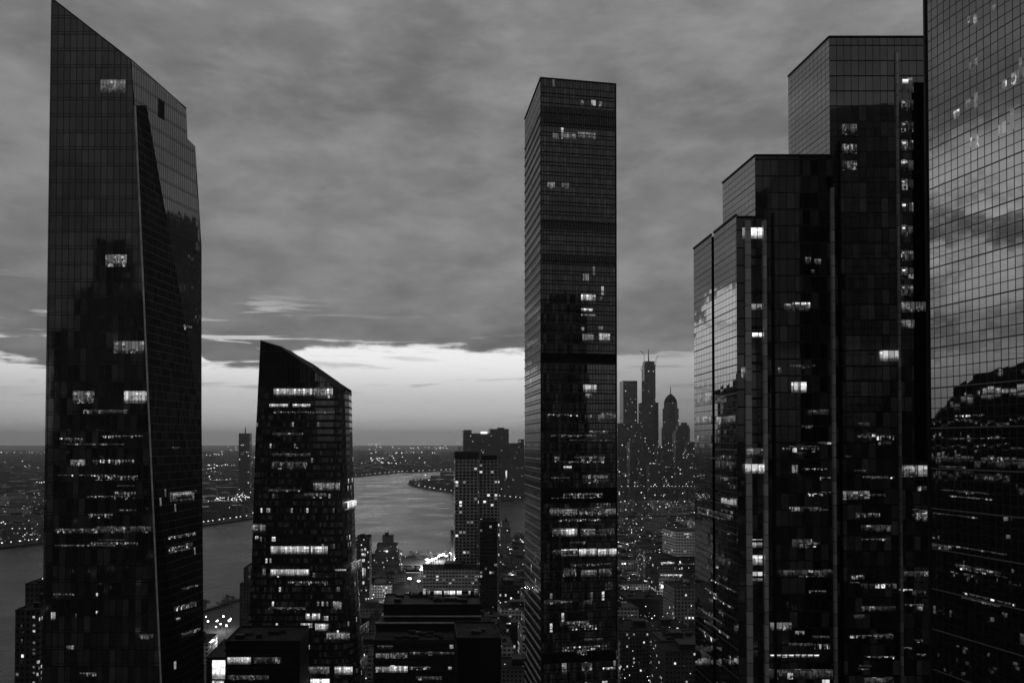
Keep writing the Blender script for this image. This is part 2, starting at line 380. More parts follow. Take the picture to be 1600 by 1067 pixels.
class Face:
    """An upright facade: plan line a->b with its outside on the right; takes picture rectangles to wall rectangles."""
    def __init__(s, a, b):
        s.a = Vector((a[0], a[1], 0)); s.d = (Vector((b[0], b[1], 0)) - s.a).normalized()
        s.n = Vector((s.d.y, -s.d.x, 0))
    def hit(s, px, py):
        r = ray(px, py); k = (s.a - O).dot(s.n) / r.dot(s.n); return O + r * k
    def lit(s, parent, px0, py0, px1, py1, mat='lit', name='lit_window', out=0.08):
        P = s.hit(px0, (py0 + py1) / 2); Q = s.hit(px1, (py0 + py1) / 2)
        pm = (px0 + px1) / 2
        z1 = s.hit(pm, py0).z; z0 = s.hit(pm, py1).z
        m_ = MB(); L = (Q - P).length; o = s.n * out
        a = P + o; b = Q + o; c = P + s.n * 0.01; d = Q + s.n * 0.01
        m_.wall(a, b, z0, z1)
        m_.face([(c.x, c.y, z1), (a.x, a.y, z1), (b.x, b.y, z1), (d.x, d.y, z1)])
        m_.face([(a.x, a.y, z0), (c.x, c.y, z0), (d.x, d.y, z0), (b.x, b.y, z0)])
        return m_.build(name, M[mat] if isinstance(mat, str) else mat, parent)

# ------------------------------------------------------------------ ground, river, banks
gm, n, b = new_mat('city_ground')
co = n.node('ShaderNodeTexCoord').outputs['Object']
gx_, gy_, _ = n.sep(co)
base = n.ss(n.noise(co, 0.004, 6, 0.65), 0.3, 0.7, 0.025, 0.075)
n.l.new(n.grey(base), b.inputs['Base Color']); b.inputs['Roughness'].default_value = 0.85
g = MB(); g.face([(-60000, -60000, 0), (60000, -60000, 0), (60000, 60000, 0), (-60000, 60000, 0)])
tag(g.build('ground', gm), kind='structure')

near_shore = [(-900, 300), (-640, 430), (gx(15, 590), 590), (gx(170, 740), 740), (gx(320, 912), 912), (gx(470, 1120), 1120),
              (gx(600, 1333), 1333), (gx(700, 1364), 1364), (gx(800, 1538), 1538), (gx(860, 1951), 1951), (gx(885, 2400), 2400)]
pen_shore = [(gx(885, 2500), 2500), (gx(815, 2667), 2667), (gx(760, 2830), 2830), (gx(712, 3020), 3020), (gx(672, 3260), 3260),
             (gx(648, 3480), 3480), (gx(638, 3700), 3700), (gx(645, 3950), 3950), (gx(665, 4250), 4250), (gx(712, 4800), 4800), (gx(900, 5200), 5200)]
far_shore = [(gx(900, 5700), 5700), (gx(700, 5500), 5500), (gx(620, 5100), 5100), (gx(556, 4500), 4500), (gx(470, 3000), 3000), (gx(392, 2010), 2010),
             (gx(320, 1846), 1846), (gx(160, 1620), 1620), (gx(0, 1450), 1450), (gx(-150, 1330), 1330), (-1500, 1150)]
water_poly = near_shore + pen_shore + far_shore + [(-1800, 300)]
wm, n, b = new_mat('river_water')
co = n.node('ShaderNodeTexCoord').outputs['Object']
b.inputs['Base Color'].default_value = (.012, .012, .012, 1); b.inputs['IOR'].default_value = 1.33
n.put(b.inputs['Roughness'], n.ss(n.noise(co, 0.006, 4, 0.6), 0.35, 0.65, 0.26, 0.36))
bp = n.node('ShaderNodeBump'); bp.inputs['Strength'].default_value = 0.8; bp.inputs['Distance'].default_value = 4.0
hgt = n.m('ADD', n.noise(co, 0.07, 6, 0.72), n.m('MULTIPLY', n.noise(co, 0.016, 3, 0.5, 0.6), 0.8))
n.put(bp.inputs['Height'], hgt); n.l.new(bp.outputs[0], b.inputs['Normal'])
g = MB(); g.face([(x, y, 0.3) for x, y in water_poly])
tag(g.build('river', wm), kind='structure')

def in_poly(x, y, poly):
    c = False; n_ = len(poly); j = n_ - 1
    for i in range(n_):
        xi, yi = poly[i]; xj, yj = poly[j]
        if (yi > y) != (yj > y) and x < (xj - xi) * (y - yi) / (yj - yi) + xi: c = not c
        j = i
    return c

def bank(pts, name, out=6.0, h=3.0):
    m_ = MB()
    for a, c in zip(pts, pts[1:]):
        m_.bar((a[0], a[1], h / 2), (c[0], c[1], h / 2), out, h)
    tag(m_.build(name, M['dark']), kind='structure')
bank(near_shore, 'near_riverbank'); bank(pen_shore, 'peninsula_riverbank'); bank(far_shore, 'far_riverbank', 8, 5)

# ------------------------------------------------------------------ hero tower A: tall tower with the raking crown (left)
reserved = []
def reserve(x0, x1, y0, y1): reserved.append((x0 - 6, x1 + 6, y0 - 6, y1 + 6))

YA = 350.0
A = thing('skyscraper', 'tallest dark tower at the left with steep slanted roof and folded black facet', 'skyscraper', (gx(150, YA), YA, 0))
fA = Face((gx(60, YA), YA), (gx(260, YA), YA))
def pa(px, py): return at(px, py, YA)
low_l = at(60.6, 1392, YA); low_r = at(266, 1392, YA)
front = [low_l, low_r, pa(210, 165), pa(205, 94), pa(80, -3)]
m_ = MB(); m_.face(front, [(p.x, p.z) for p in front]); m_.build('front_facade', M['a_front'], A)
# side plane
a0 = Vector((gx(205, YA), YA, 0)); a1 = Vector((gx(291, YA * 1.111), YA * 1.111, 0))
fS = Face(a0, a1)
def ps(px, py): return fS.hit(px, py)
dl = fS.d
def suv(pts): return [((p - a0).dot(dl), p.z) for p in pts]
m0 = ps(229, 165); m1 = ps(262, 352); m2 = ps(315, 652)
side = [ps(205, 94), ps(210, 165), m0, m1, m2, ps(315, 385), ps(308, 300), ps(305, 229), ps(293, 217), ps(291, 170)]
m_ = MB(); m_.face(side, suv(side)); m_.build('side_facade', M['a_side'], A)
# folded facet between the front corner and the fold line
back_low = Vector((gx(326, 372), 372, 0)); back_mid = m2
wedge = [pa(210, 165), low_r, back_low, back_mid, m1, m0]
m_ = MB()
tri = [(pa(210, 165), pa(222, 400), m1, m0), (pa(222, 400), pa(236, 700), m2, m1)]
low0 = pa(236, 700)
for q in tri: m_.face(list(q), suv(q))
m_.build('folded_facet', M['a_low'], A)
q = [low0, low_r, back_low, m2]
m_ = MB(); m_.face(q, [((p - a0).dot(dl), p.z) for p in q]); m_.build('lower_side_facade', M['a_low'], A)
m_ = MB(); q = [pa(210, 165), m0, m0 + Vector((-4, 0, 0)), pa(209, 165)]
# bright corner trim
m_ = MB(); m_.bar(pa(211, 166) + Vector((0.15, -0.25, 0)), low_r + Vector((0.15, -0.25, 0)), 0.55); m_.build('corner_trim', M['ledge'], A)
# back, left and roof
bk = [Vector((gx(291, 388), 400, 0)), Vector((-262, 400, 0))]
m_ = MB()
bl = Vector((low_l.x + 8, 392, 0)); tl = pa(80, -3); tlb = Vector((tl.x + 3, 385, tl.z - 14))
m_.face([bl, low_l, tl, tlb], [(0, 0), (40, 0), (40, tl.z), (0, tl.z)])
bsr = [p_ + Vector((p_.x * .04 - 3, p_.y * .04, 0)) for p_ in (back_low, m2, ps(315, 385), ps(305, 229), ps(293, 217), ps(291, 170))]
fr = [back_low, m2, ps(315, 385), ps(305, 229), ps(293, 217), ps(291, 170)]
for i in range(5):
    m_.face([fr[i], bsr[i], bsr[i + 1], fr[i + 1]], [(0, fr[i].z), (20, fr[i].z), (20, fr[i + 1].z), (0, fr[i + 1].z)])
m_.face([bsr[0], bl, tlb, bsr[5], bsr[4], bsr[3], bsr[2], bsr[1]])
m_.build('rear_facade', M['a_dark'], A)
m_ = MB(); m_.face([tl, pa(205, 94), ps(291, 170), bsr[5], tlb]); m_.build('slanted_roof', M['black'], A)
m_ = MB()
for p_, q_ in ((tl, pa(205, 94)), (pa(205, 94), ps(291, 170)), (pa(205, 94), pa(210, 165))):
    m_.bar(p_ + Vector((0, -0.2, 0)), q_ + Vector((0, -0.2, 0)), 0.5)
m_.build('roof_edge', M['dark'], A)
fS.lit(A, 247, 157, 257, 186, M['black'], 'maintenance_opening')
for r_ in [(157, 125, 196, 145, 'lit_dim'), (168, 125, 176, 134, 'lit_strip'), (165, 398, 198, 417, 'lit_dim'), (178, 533, 225, 552, 'lit_dim'),
           (114, 611, 147, 630, 'lit_dim'), (194, 611, 229, 630, 'lit'), (110, 718, 133, 728, 'lit_dim'), (145, 718, 210, 726, 'lit_strip_dim'),
           (150, 743, 215, 750, 'lit_strip_dim'), (178, 768, 212, 780, 'lit_strip_dim'), (150, 822, 236, 832, 'lit_faint'), (130, 640, 200, 646, 'lit_faint'),
           (142, 847, 215, 853, 'lit_strip_dim'), (84, 927, 116, 932, 'lit_strip_dim'), (80, 956, 87, 968, 'lit'), (118, 958, 120, 966, 'lit_dim'),
           (150, 926, 153, 932, 'lit'), (150, 954, 153, 959, 'lit'), (104, 1008, 116, 1014, 'lit_dim'), (218, 990, 240, 998, 'lit_faint'), (125, 1050, 150, 1056, 'lit_strip_dim')]:
    fA.lit(A, *r_)
fW = Face((low0.x, low0.y), (m2.x, m2.y))
for r_ in [(256, 508, 272, 522, 'lit_strip_dim'), (282, 508, 300, 516, 'lit_strip_dim')]:
    fS.lit(A, *r_, out=0.3)
fL = Face((low_r.x, low_r.y), (back_low.x, back_low.y))
for r_ in [(264, 768, 302, 782, 'lit_dim'), (262, 835, 305, 839, 'lit_strip_dim'), (274, 965, 280, 970, 'lit_strip'), (282, 985, 312, 992, 'lit_strip_dim')]:
    fL.lit(A, *r_, out=0.6)
reserve(-235, -130, 345, 405)

# ------------------------------------------------------------------ hero tower B: wedge topped tower
YB = 500.0
SB = YB / 600
B = thing('skyscraper', 'dark tower with a blade shaped sloping top, second skyscraper from the left', 'skyscraper', (gx(480, YB), YB, 0))
def colB(top_px, mid_px, low_px, Y, top_py):
    return (top_px, mid_px, low_px, Y, top_py)
cB = [colB(406, 399, 378, 600, 532), colB(438, 436, 428, 600, 543), colB(489, 489, 489, 600, 578), colB(520, 522, 526, 600, 602), colB(529, 534, 548, 602, 608),
      colB(538, 541, 560, 608, 611), colB(545, 547, 570, 618, 613), colB(549, 551, 578, 636, 616), colB(549, 551, 580, 660, 610)]
rings = []
for (tp_, mp, lp, Y, ty) in cB:
    Y = Y * SB
    zt = hz(ty, Y); x_t = gx(tp_, Y); x_m = gx(mp, Y); x_l = gx(lp, Y)
    zs = [0, 60, 120, 200, zt]
    xs = [x_l, x_l + (x_m - x_l) * 0.42, x_l + (x_m - x_l) * 0.78, x_m, x_t]
    rings.append([Vector((x, Y, z)) for x, z in zip(xs, zs)])
m_ = MB(); u0 = 0
crown = MB()
zc = hz(604, 500)
for i in range(len(rings) - 1):
    L = (Vector(rings[i][0]) - Vector(rings[i + 1][0])).length
    for j in range(4):
        q = [rings[i][j], rings[i + 1][j], rings[i + 1][j + 1], rings[i][j + 1]]
        if j == 3:
            t0 = (zc - q[0].z) / (q[3].z - q[0].z); t1 = (zc - q[1].z) / (q[2].z - q[1].z)
            if t0 < 0.98 and t1 < 1.02 and i < 4:
                t0 = min(t0, 1); t1 = min(t1, 1)
                a = q[0].lerp(q[3], t0); c = q[1].lerp(q[2], t1)
                m_.face([q[0], q[1], c, a], [(u0, q[0].z), (u0 + L, q[1].z), (u0 + L, c.z), (u0, a.z)])
                crown.face([a, c, q[2], q[3]], [(u0, a.z), (u0 + L, c.z), (u0 + L, q[2].z), (u0, q[3].z)])
                continue
        m_.face(q, [(u0, q[0].z), (u0 + L, q[1].z), (u0 + L, q[2].z), (u0, q[3].z)])
    u0 += L
m_.build('curved_facade', M['b_face'], B); crown.build('blade_crown', M['b_crown'], B)
bxl = [Vector((rings[0][j].x + 4, 665 * SB, rings[0][j].z)) for j in range(5)]
bxr = rings[-1]
m_ = MB()
for j in range(4):
    m_.face([bxl[j], rings[0][j], rings[0][j + 1], bxl[j + 1]], [(0, bxl[j].z), (60, bxl[j].z), (60, bxl[j + 1].z), (0, bxl[j + 1].z)])
    m_.face([bxr[j], bxl[j], bxl[j + 1], bxr[j + 1]], [(0, bxl[j].z), (80, bxl[j].z), (80, bxl[j + 1].z), (0, bxl[j + 1].z)])
m_.build('rear_facade', M['b_face'], B)
# raised rear screen of the crown following the slope
pts_f = [r_[-1] for r_ in rings[:8]]
rear = [at(406, 532, 640 * SB), at(440, 541, 632 * SB), at(490, 569, 640 * SB), at(530, 597, 650 * SB), at(541, 608, 652 * SB), at(548, 617, 650 * SB)]
m_ = MB()
fr_ = [pts_f[0], pts_f[1], pts_f[2], pts_f[4], pts_f[5], pts_f[7]]
for i in range(5): m_.face([fr_[i], fr_[i + 1], rear[i + 1], rear[i]])
m_.build('slanted_roof', M['black'], B)
m_ = MB()
for i in range(5): m_.bar(fr_[i] + Vector((0, -.2, 0)), fr_[i + 1] + Vector((0, -.2, 0)), 0.7)
for k_ in (0.3, 0.62):
    for i in range(2, 5): m_.bar(fr_[i].lerp(rear[i], k_) + Vector((0, 0, .3)), fr_[i + 1].lerp(rear[i + 1], k_) + Vector((0, 0, .3)), 0.5)
m_.build('roof_edge', M['dark'], B)
fB = Face((-200, YB), (-100, YB))
for r_ in [(428, 607, 447, 618, 'lit'), (447, 607, 488, 618, 'lit'), (490, 607, 510, 618, 'lit_dim'), (511, 607, 520, 618, 'lit'), (421, 631, 450, 636, 'lit'), (457, 631, 485, 636, 'lit'),
           (426, 643, 486, 646, 'lit_strip_dim'), (489, 643, 523, 646, 'lit_strip_dim'), (426, 676, 474, 681, 'lit_faint'), (425, 708, 485, 713, 'lit_faint'), (425, 721, 480, 733, 'lit_faint'),
           (420, 764, 470, 768, 'lit_faint'), (489, 754, 531, 766, 'lit_dim'), (475, 770, 510, 776, 'lit_faint'),
           (394, 819, 415, 831, 'lit_dim'), (399, 837, 404, 843, 'lit'), (423, 853, 483, 865, 'lit'), (486, 853, 512, 865, 'lit'), (423, 889, 483, 899, 'lit'), (411, 888, 415, 900, 'lit_dim'),
           (450, 908, 512, 914, 'lit_strip_dim'), (420, 948, 478, 952, 'lit_faint'), (478, 958, 484, 968, 'lit'), (488, 958, 500, 968, 'lit'), (493, 974, 513, 985, 'lit'), (510, 988, 547, 998, 'lit_dim'),
           (403, 988, 420, 1000, 'lit_dim'), (424, 1006, 436, 1014, 'lit'), (521, 940, 534, 951, 'lit_dim'), (437, 1041, 480, 1052, 'lit_dim'), (484, 1041, 515, 1052, 'lit_dim'), (523, 1041, 551, 1053, 'lit'),
           (450, 1060, 480, 1072, 'lit_hot'), (485, 1060, 515, 1072, 'lit_hot'), (524, 889, 541, 893, 'lit_strip')]:
    fB.lit(B, *r_, out=0.25)
fB2 = Face((gx(541, 500), 505), (gx(552, 517), 518))
fB2.lit(B, 537, 783, 551, 794, 'lit_hot', out=2.6)
fB3 = Face((gx(546, 503), 503), (gx(572, 533), 533))
for r_ in [(547, 877, 563, 892, 'lit_dim'), (560, 975, 575, 990, 'lit_faint'), (553, 1030, 572, 1046, 'lit_faint')]: fB3.lit(B, *r_, out=1.0)
reserve(-180, -90, 470, 560)

# ------------------------------------------------------------------ hero tower C: slab tower in the middle
C = thing('skyscraper', 'straight sided dark slab tower with pale ledges down its narrow side, mid picture', 'skyscraper', (gx(900, 390), 405, 0))
c1 = (gx(845, 385), 385.0); c2 = (gx(964, 392), 392.0); c0 = (gx(820, 434.5), 434.5); c3 = (c2[0] - 7.2, 441.0)
zC = hz(122, 385)
fC = Face(c1, c2); fCs = Face(c0, c1)
def zrow(face, px, py): return face.hit(px, py).z
zb1 = zrow(fC, 900, 552); zb0 = zrow(fC, 900, 567)
m_ = MB(); m_.wall(c1, c2, 0, zb0); m_.wall(c1, c2, zb1, zC); m_.build('front_facade', M['c_front'], C)
m_ = MB()
k_ = fC.n * 1.2
ca = Vector((*c1, 0)) - k_; cb = Vector((*c2, 0)) - k_
m_.wall((ca.x, ca.y), (cb.x, cb.y), zb0, zb1)
m_.face([(c1[0], c1[1], zb0), (c2[0], c2[1], zb0), (cb.x, cb.y, zb0), (ca.x, ca.y, zb0)])
m_.build('plant_floor', M['black'], C)
m_ = MB(); m_.wall(c0, c1, 0, zC); m_.build('side_facade', M['c_side'], C)
m_ = MB(); m_.wall(c2, c3, 0, zC); m_.wall(c3, c0, 0, zC); m_.build('rear_facade', M['c_front'], C)
m_ = MB(); m_.face([(*c1, zC - .5), (*c2, zC - .5), (*c3, zC - .5), (*c0, zC - .5)]); m_.build('roof', M['roof'], C)
m_ = MB()
for p_, q_ in ((c1, c2), (c0, c1)): m_.bar((*p_, zC), (*q_, zC), 0.7)
m_.build('parapet', M['dark'], C)
z = 2.0
sn = fCs.n * 0.15
while z < zC - 14:
    m_ = MB(); m_.bar(Vector((*c0, z)) + sn, Vector((*c1, z)) + sn, 0.4, 0.6); m_.build('floor_ledge', M['ledge'], C)
    z += 5.0
m_ = MB(); z = 1.9
while z < zC - 3:
    m_.bar(Vector((*c1, z)) + fC.n * .12, Vector((*c2, z)) + fC.n * .12, 0.25, 0.35); z += 5.0
m_.build('floor_line', M['black'], C)
for px in (845.3, 963.2):
    P = fC.hit(px, 600)
    m_ = MB(); m_.bar((P.x, P.y - .2, 0), (P.x, P.y - .2, zC), 0.5); m_.build('corner_trim', M['dark'], C)
# darker louvred floors
for y0, y1 in ((170, 200), (345, 361), (400, 413), (762, 786), (1018, 1034)):
    fC.lit(C, 847, y0, 962, y1, M['black'] if y0 > 700 else M['louvre'], 'louvre_floor', out=0.1)
for r_ in [(907, 157, 912, 168, 'lit_faint'), (924, 157, 931, 167, 'lit'), (936, 159, 941, 167, 'lit_dim'), (863, 208, 873, 218, 'lit_dim'), (877, 208, 900, 218, 'lit_dim'), (903, 207, 930, 217, 'lit_dim'),
           (855, 285, 867, 295, 'lit_dim'), (877, 285, 889, 295, 'lit_dim'), (911, 428, 920, 441, 'lit_dim'), (908, 460, 930, 471, 'lit'), (937, 464, 941, 469, 'lit_dim'), (908, 482, 926, 487, 'lit'),
           (908, 491, 930, 494, 'lit_dim'), (908, 511, 913, 518, 'lit_dim'), (910, 522, 928, 534, 'lit_dim'), (936, 521, 953, 534, 'lit'), (935, 510, 942, 516, 'lit_dim'),
           (911, 601, 932, 613, 'lit'), (915, 615, 925, 621, 'lit_dim'), (938, 645, 962, 658, 'lit_faint'), (914, 648, 924, 658, 'lit_faint'), (935, 648, 945, 659, 'lit_dim'),
           (866, 713, 874, 722, 'lit_dim'), (880, 728, 893, 732, 'lit'), (908, 712, 945, 720, 'lit_faint'), (860, 745, 890, 751, 'lit_strip_dim'), (910, 742, 950, 755, 'lit_faint'),
           (859, 794, 876, 805, 'lit_dim'), (877, 794, 902, 805, 'lit_dim'), (905, 794, 932, 805, 'lit_dim'), (934, 794, 962, 805, 'lit_dim'),
           (863, 825, 876, 837, 'lit_dim'), (877, 825, 902, 837, 'lit'), (907, 825, 930, 837, 'lit_dim'), (936, 825, 960, 836, 'lit_faint'),
           (866, 857, 874, 867, 'lit_faint'), (877, 857, 902, 868, 'lit'), (905, 857, 932, 868, 'lit'), (934, 857, 963, 868, 'lit'),
           (880, 887, 900, 900, 'lit_faint'), (908, 890, 932, 900, 'lit_dim'), (936, 888, 955, 899, 'lit_faint'), (850, 937, 880, 944, 'lit_faint'), (912, 937, 925, 945, 'lit_faint'),
           (878, 1035, 885, 1052, 'lit_dim'), (908, 1035, 925, 1052, 'lit_faint'), (942, 1042, 958, 1046, 'lit_strip')]:
    fC.lit(C, *r_)
reserve(0, 62, 380, 445)

# ------------------------------------------------------------------ hero tower E: stepped glass complex on the right
E = thing('skyscraper', 'stepped glass tower of three heights with polished vertical fins, right of the middle', 'skyscraper', (gx(1250, 196), 196, 0))
SE = 0.7
def pt(px, Y): return (gx(px, Y * SE), float(Y * SE))
def lerp2(a, b, k): return (a[0] + (b[0] - a[0]) * k, a[1] + (b[1] - a[1]) * k)
e0, e1 = pt(1085, 290), pt(1152, 247)
fE1 = Face(e0, e1)
z1_ = zrow(fE1, 1152, 338)
def kx(px):                                 # share of the way along e0->e1
    P = fE1.hit(px, 692); return (P - fE1.a).dot(fE1.d) / (Vector((*e1, 0)) - fE1.a).length
def bk_(p, k=1.10): return (p[0] * k + 2, p[1] * k)
sa, sb = lerp2(e0, e1, kx(1113)), lerp2(e0, e1, kx(1117))
inn = fE1.n * -1.5
m_ = MB()
m_.wall(e0, sa, 0, z1_ + 0.5)
m_.wall(sb, e1, 0, z1_ + 0.5, u0=60)
m_.build('lower_side_facade', M['e_side'], E)
m_ = MB()
sa2 = (sa[0] + inn.x, sa[1] + inn.y); sb2 = (sb[0] + inn.x, sb[1] + inn.y)
m_.wall(sa, sa2, 0, z1_); m_.wall(sa2, sb2, 0, z1_); m_.wall(sb2, sb, 0, z1_)
m_.build('recess', M['black'], E)
f1 = [pt(x, 247) for x in (1152, 1165, 1173, 1175, 1192, 1198)]
fEf = Face(pt(1152, 247), pt(1198, 247))
m_ = MB(); m_.wall(f1[0], f1[1], 0, z1_)
m_.wall((f1[1][0], 172.9), (f1[4][0], 172.9), 0, z1_, u0=5); m_.build('lower_front_facade', M['e_front'], E)
e2a, e2b = pt(1131, 290), pt(1182, 262); e2c = pt(1304, 262)
fE2s = Face(e2a, e2b); fE2 = Face(e2b, e2c)
z2_ = zrow(fE2, 1182, 243)
m_ = MB(); m_.wall(e2a, e2b, 0, z2_); m_.build('middle_side_facade', M['e_side'], E)
m_ = MB(); m_.wall(e2b, e2c, 0, z2_); m_.build('middle_front_facade', M['e_front'], E)
m_ = MB(); m_.wall((f1[4][0], 172.9), (f1[4][0] + .5, 183.4), 0, z1_); m_.build('return_facade', M['e_front'], E)
e3a, e3b, e3c = pt(1235, 316), pt(1300, 285), pt(1458, 285)
fE3s = Face(e3a, e3b); fE3 = Face(e3b, e3c)
z3_ = zrow(fE3, 1300, 58)
m_ = MB(); m_.wall(e3a, e3b, 0, z3_); m_.build('upper_side_facade', M['e_side'], E)
def kE(px): P = fE3.hit(px, 692); return (P.x, P.y)
zr = zrow(fE3, 1440, 720)
m_ = MB(); m_.wall(e3b, kE(1429), 0, z3_); m_.wall(kE(1429), kE(1450), 0, zr, u0=48)
ux = kE(1450); m_.wall(ux, e3c, 0, z3_, u0=60); m_.build('upper_front_facade', M['e_upper'], E)
m_ = MB(); ra = kE(1429); rb = kE(1450); rd = 3.0
m_.wall(ra, (ra[0] + .4, ra[1] + rd), zr, z3_ - 12); m_.wall((ra[0] + .4, ra[1] + rd), (rb[0], rb[1] + rd), zr, z3_ - 12); m_.wall((rb[0], rb[1] + rd), rb, zr, z3_ - 12)
m_.face([(ra[0], ra[1], zr), (rb[0], rb[1], zr), (rb[0], rb[1] + rd, zr), (ra[0], ra[1] + rd, zr)])
m_.build('recess', M['black'], E)
m_ = MB(); m_.wall(ra, rb, z3_ - 12, z3_, u0=48); m_.build('upper_corner_facade', M['e_upper'], E)
for (pp, z_) in (([e0, e1, f1[4], (f1[4][0] + 1, 210), bk_(e0)], z1_), ([e2a, e2b, e2c, (e2c[0], 210), bk_(e2a)], z2_), ([e3a, e3b, e3c, (e3c[0], bk_(e3a)[1]), bk_(e3a)], z3_)):
    m_ = MB(); m_.face([(p[0], p[1], z_ - .6) for p in pp]); m_.build('roof', M['roof'], E)
for grp_ in (((e0, sa, z1_ + .5),), ((sb, e1, z1_ + .5), (e1, f1[4], z1_)), ((e2a, e2b, z2_), (e2b, e2c, z2_)), ((e3a, e3b, z3_), (e3b, e3c, z3_))):
    m_ = MB()
    for p_, q_, z_ in grp_: m_.bar((*p_, z_), (*q_, z_), 0.45)
    m_.build('parapet', M['dark'], E)
m_ = MB(); m_.wall(bk_(e0), e0, 0, z1_); m_.wall((e3c[0], bk_(e3a)[1]), bk_(e3a), 0, z3_); m_.wall(bk_(e3a), e3a, 0, z3_); m_.wall(bk_(e2a), e2a, 0, z2_)
m_.wall(e3c, (e3c[0], bk_(e3a)[1]), 0, z3_); m_.wall((e3a[0] + 1, 223), bk_(e2a), 0, z2_)
m_.wall((bk_(e2a)[0], bk_(e2a)[1] - .5), bk_(e0), 0, z1_); m_.build('rear_facade', M['e_front'], E)
def fin(face, px0, px1, top, mat='fin', out=0.9, z0=0):
    P = face.hit(px0, 692); Q = face.hit(px1, 692); o = face.n * out
    m_ = MB(); a = (P.x, P.y); b_ = (Q.x, Q.y); c = (Q.x + o.x, Q.y + o.y); d = (P.x + o.x, P.y + o.y)
    m_.wall(d, c, z0, top); m_.wall(a, d, z0, top); m_.wall(c, b_, z0, top); m_.face([(*a, top), (*d, top), (*c, top), (*b_, top)])
    return m_.build('fin', M[mat], E)
M['fin_soft'] = facade('fin_panel', 3.0, 2.85, 0.0, 0.03, 0.97, wall=0.06, glass=0.42, ior=1.9, tilt=0.01, warp=0.01, lit=0.0, rough=0.22)
fin(fEf, 1165, 1173, z1_ - 1, 'fin_soft'); fin(fEf, 1192, 1197, z1_ - 1, 'fin_soft', 1.2); fin(fE2, 1207, 1211, z2_ - 14, 'dark', 0.5)
fin(fE2, 1300, 1304, z2_ - 8, 'fin_soft'); fin(fE3, 1404, 1407, z3_ - 4, 'fin_soft', 0.7)
m_ = MB(); P = fEf.hit(1174, 692); Q = fEf.hit(1191, 692)
for zz in [k * 8.0 + 2 for k in range(int(z1_ / 8.0))]:
    m_ = MB(); m_.bar((P.x, 172.7, zz), (Q.x, 172.7, zz), 0.4, 0.5); m_.build('spandrel', M['dark'], E)
P1, P2 = kE(1306), kE(1313)
m_ = MB(); m_.bar((P1[0] + 1, P1[1] - .3, 0), (P1[0] + 1, P1[1] - .3, z3_ - 28), 1.9, 0.4); m_.build('recess_shade_strip', M['black'], E)  # black strip on the wall, drawn for the shade of a recess
# lit offices on the fronts
for r_ in [(1160, 356, 1171, 373, 'lit_hot'), (1173, 356, 1191, 373, 'lit_hot'), (1174, 475, 1190, 484, 'lit_dim'), (1175, 520, 1190, 527, 'lit_hot'), (1158, 574, 1164, 590, 'lit_dim'),
           (1164, 700, 1190, 713, 'lit_dim'), (1162, 725, 1192, 739, 'lit'), (1173, 842, 1191, 855, 'lit'), (1174, 867, 1191, 882, 'lit'), (1174, 893, 1191, 907, 'lit')]:
    fEf.lit(E, *r_, out=1.0 if r_[0] < 1173 < r_[2] else 0.1)
for r_ in [(1225, 475, 1238, 482, 'lit_strip'), (1238, 473, 1265, 481, 'lit_strip'), (1225, 475, 1264, 486, 'lit_faint'), (1215, 574, 1220, 584, 'lit_dim'), (1236, 597, 1246, 613, 'lit'), (1246, 597, 1260, 613, 'lit'),
           (1258, 402, 1266, 412, 'lit_dim'), (1272, 405, 1282, 412, 'lit_dim'), (1267, 422, 1272, 427, 'lit_dim'), (1236, 700, 1258, 710, 'lit_faint'), (1237, 726, 1246, 740, 'lit_dim'),
           (1277, 640, 1295, 646, 'lit_faint'), (1277, 690, 1298, 694, 'lit_faint'), (1280, 745, 1298, 750, 'lit_strip_dim'), (1280, 768, 1300, 771, 'lit_strip_dim'),
           (1237, 842, 1268, 856, 'lit_faint'), (1215, 890, 1300, 900, 'lit_faint'), (1262, 922, 1290, 926, 'lit_strip_dim'), (1202, 972, 1236, 984, 'lit_dim'), (1242, 985, 1256, 992, 'lit_faint'),
           (1203, 1022, 1280, 1026, 'lit_strip'), (1198, 1045, 1300, 1060, 'lit_faint')]:
    fE2.lit(E, *r_, out=0.3)
for i_, y_ in enumerate([123, 158, 192, 221, 252, 282, 318, 354, 393, 420, 447]):
    h_ = 22 if i_ == 0 else 15
    fE3.lit(E, 1408, y_ - 2, 1418, y_ + h_, 'lit_faint')
    fE3.lit(E, 1419, y_ - 1, 1427, y_ + h_, 'lit_faint')
    sz = (9, 3.5, 4, 5, 4, 3, 5, 4, 2.5, 4, 3)[i_]
    fE3.lit(E, 1409.5, y_ + 1.5, 1409.5 + sz, y_ + 1.5 + sz * .8, 'spot', 'stair_light', out=.25)
for r_ in [(1316, 195, 1338, 212, 'lit_faint'), (1316, 226, 1338, 240, 'lit_faint'), (1316, 252, 1338, 266, 'lit_faint'), (1374, 548, 1405, 564, 'lit'), (1408, 472, 1428, 488, 'lit_dim'), (1430, 472, 1448, 487, 'lit_faint'),
           (1408, 500, 1428, 513, 'lit_dim'), (1341, 660, 1358, 666, 'lit_faint'), (1372, 690, 1392, 695, 'lit_faint'), (1312, 767, 1358, 780, 'lit_dim'), (1345, 820, 1392, 830, 'lit_faint'),
           (1408, 727, 1432, 745, 'lit_dim'), (1434, 727, 1449, 744, 'lit'), (1430, 797, 1450, 814, 'lit_dim'), (1405, 920, 1425, 923, 'lit_strip'), (1433, 947, 1440, 953, 'lit_dim'),
           (1330, 898, 1350, 904, 'lit_faint'), (1365, 990, 1395, 998, 'lit_faint'), (1350, 1058, 1395, 1066, 'lit_faint'), (1412, 892, 1450, 900, 'lit_faint'), (1333, 960, 1350, 966, 'lit_faint')]:
    fE3.lit(E, *r_, out=0.3)
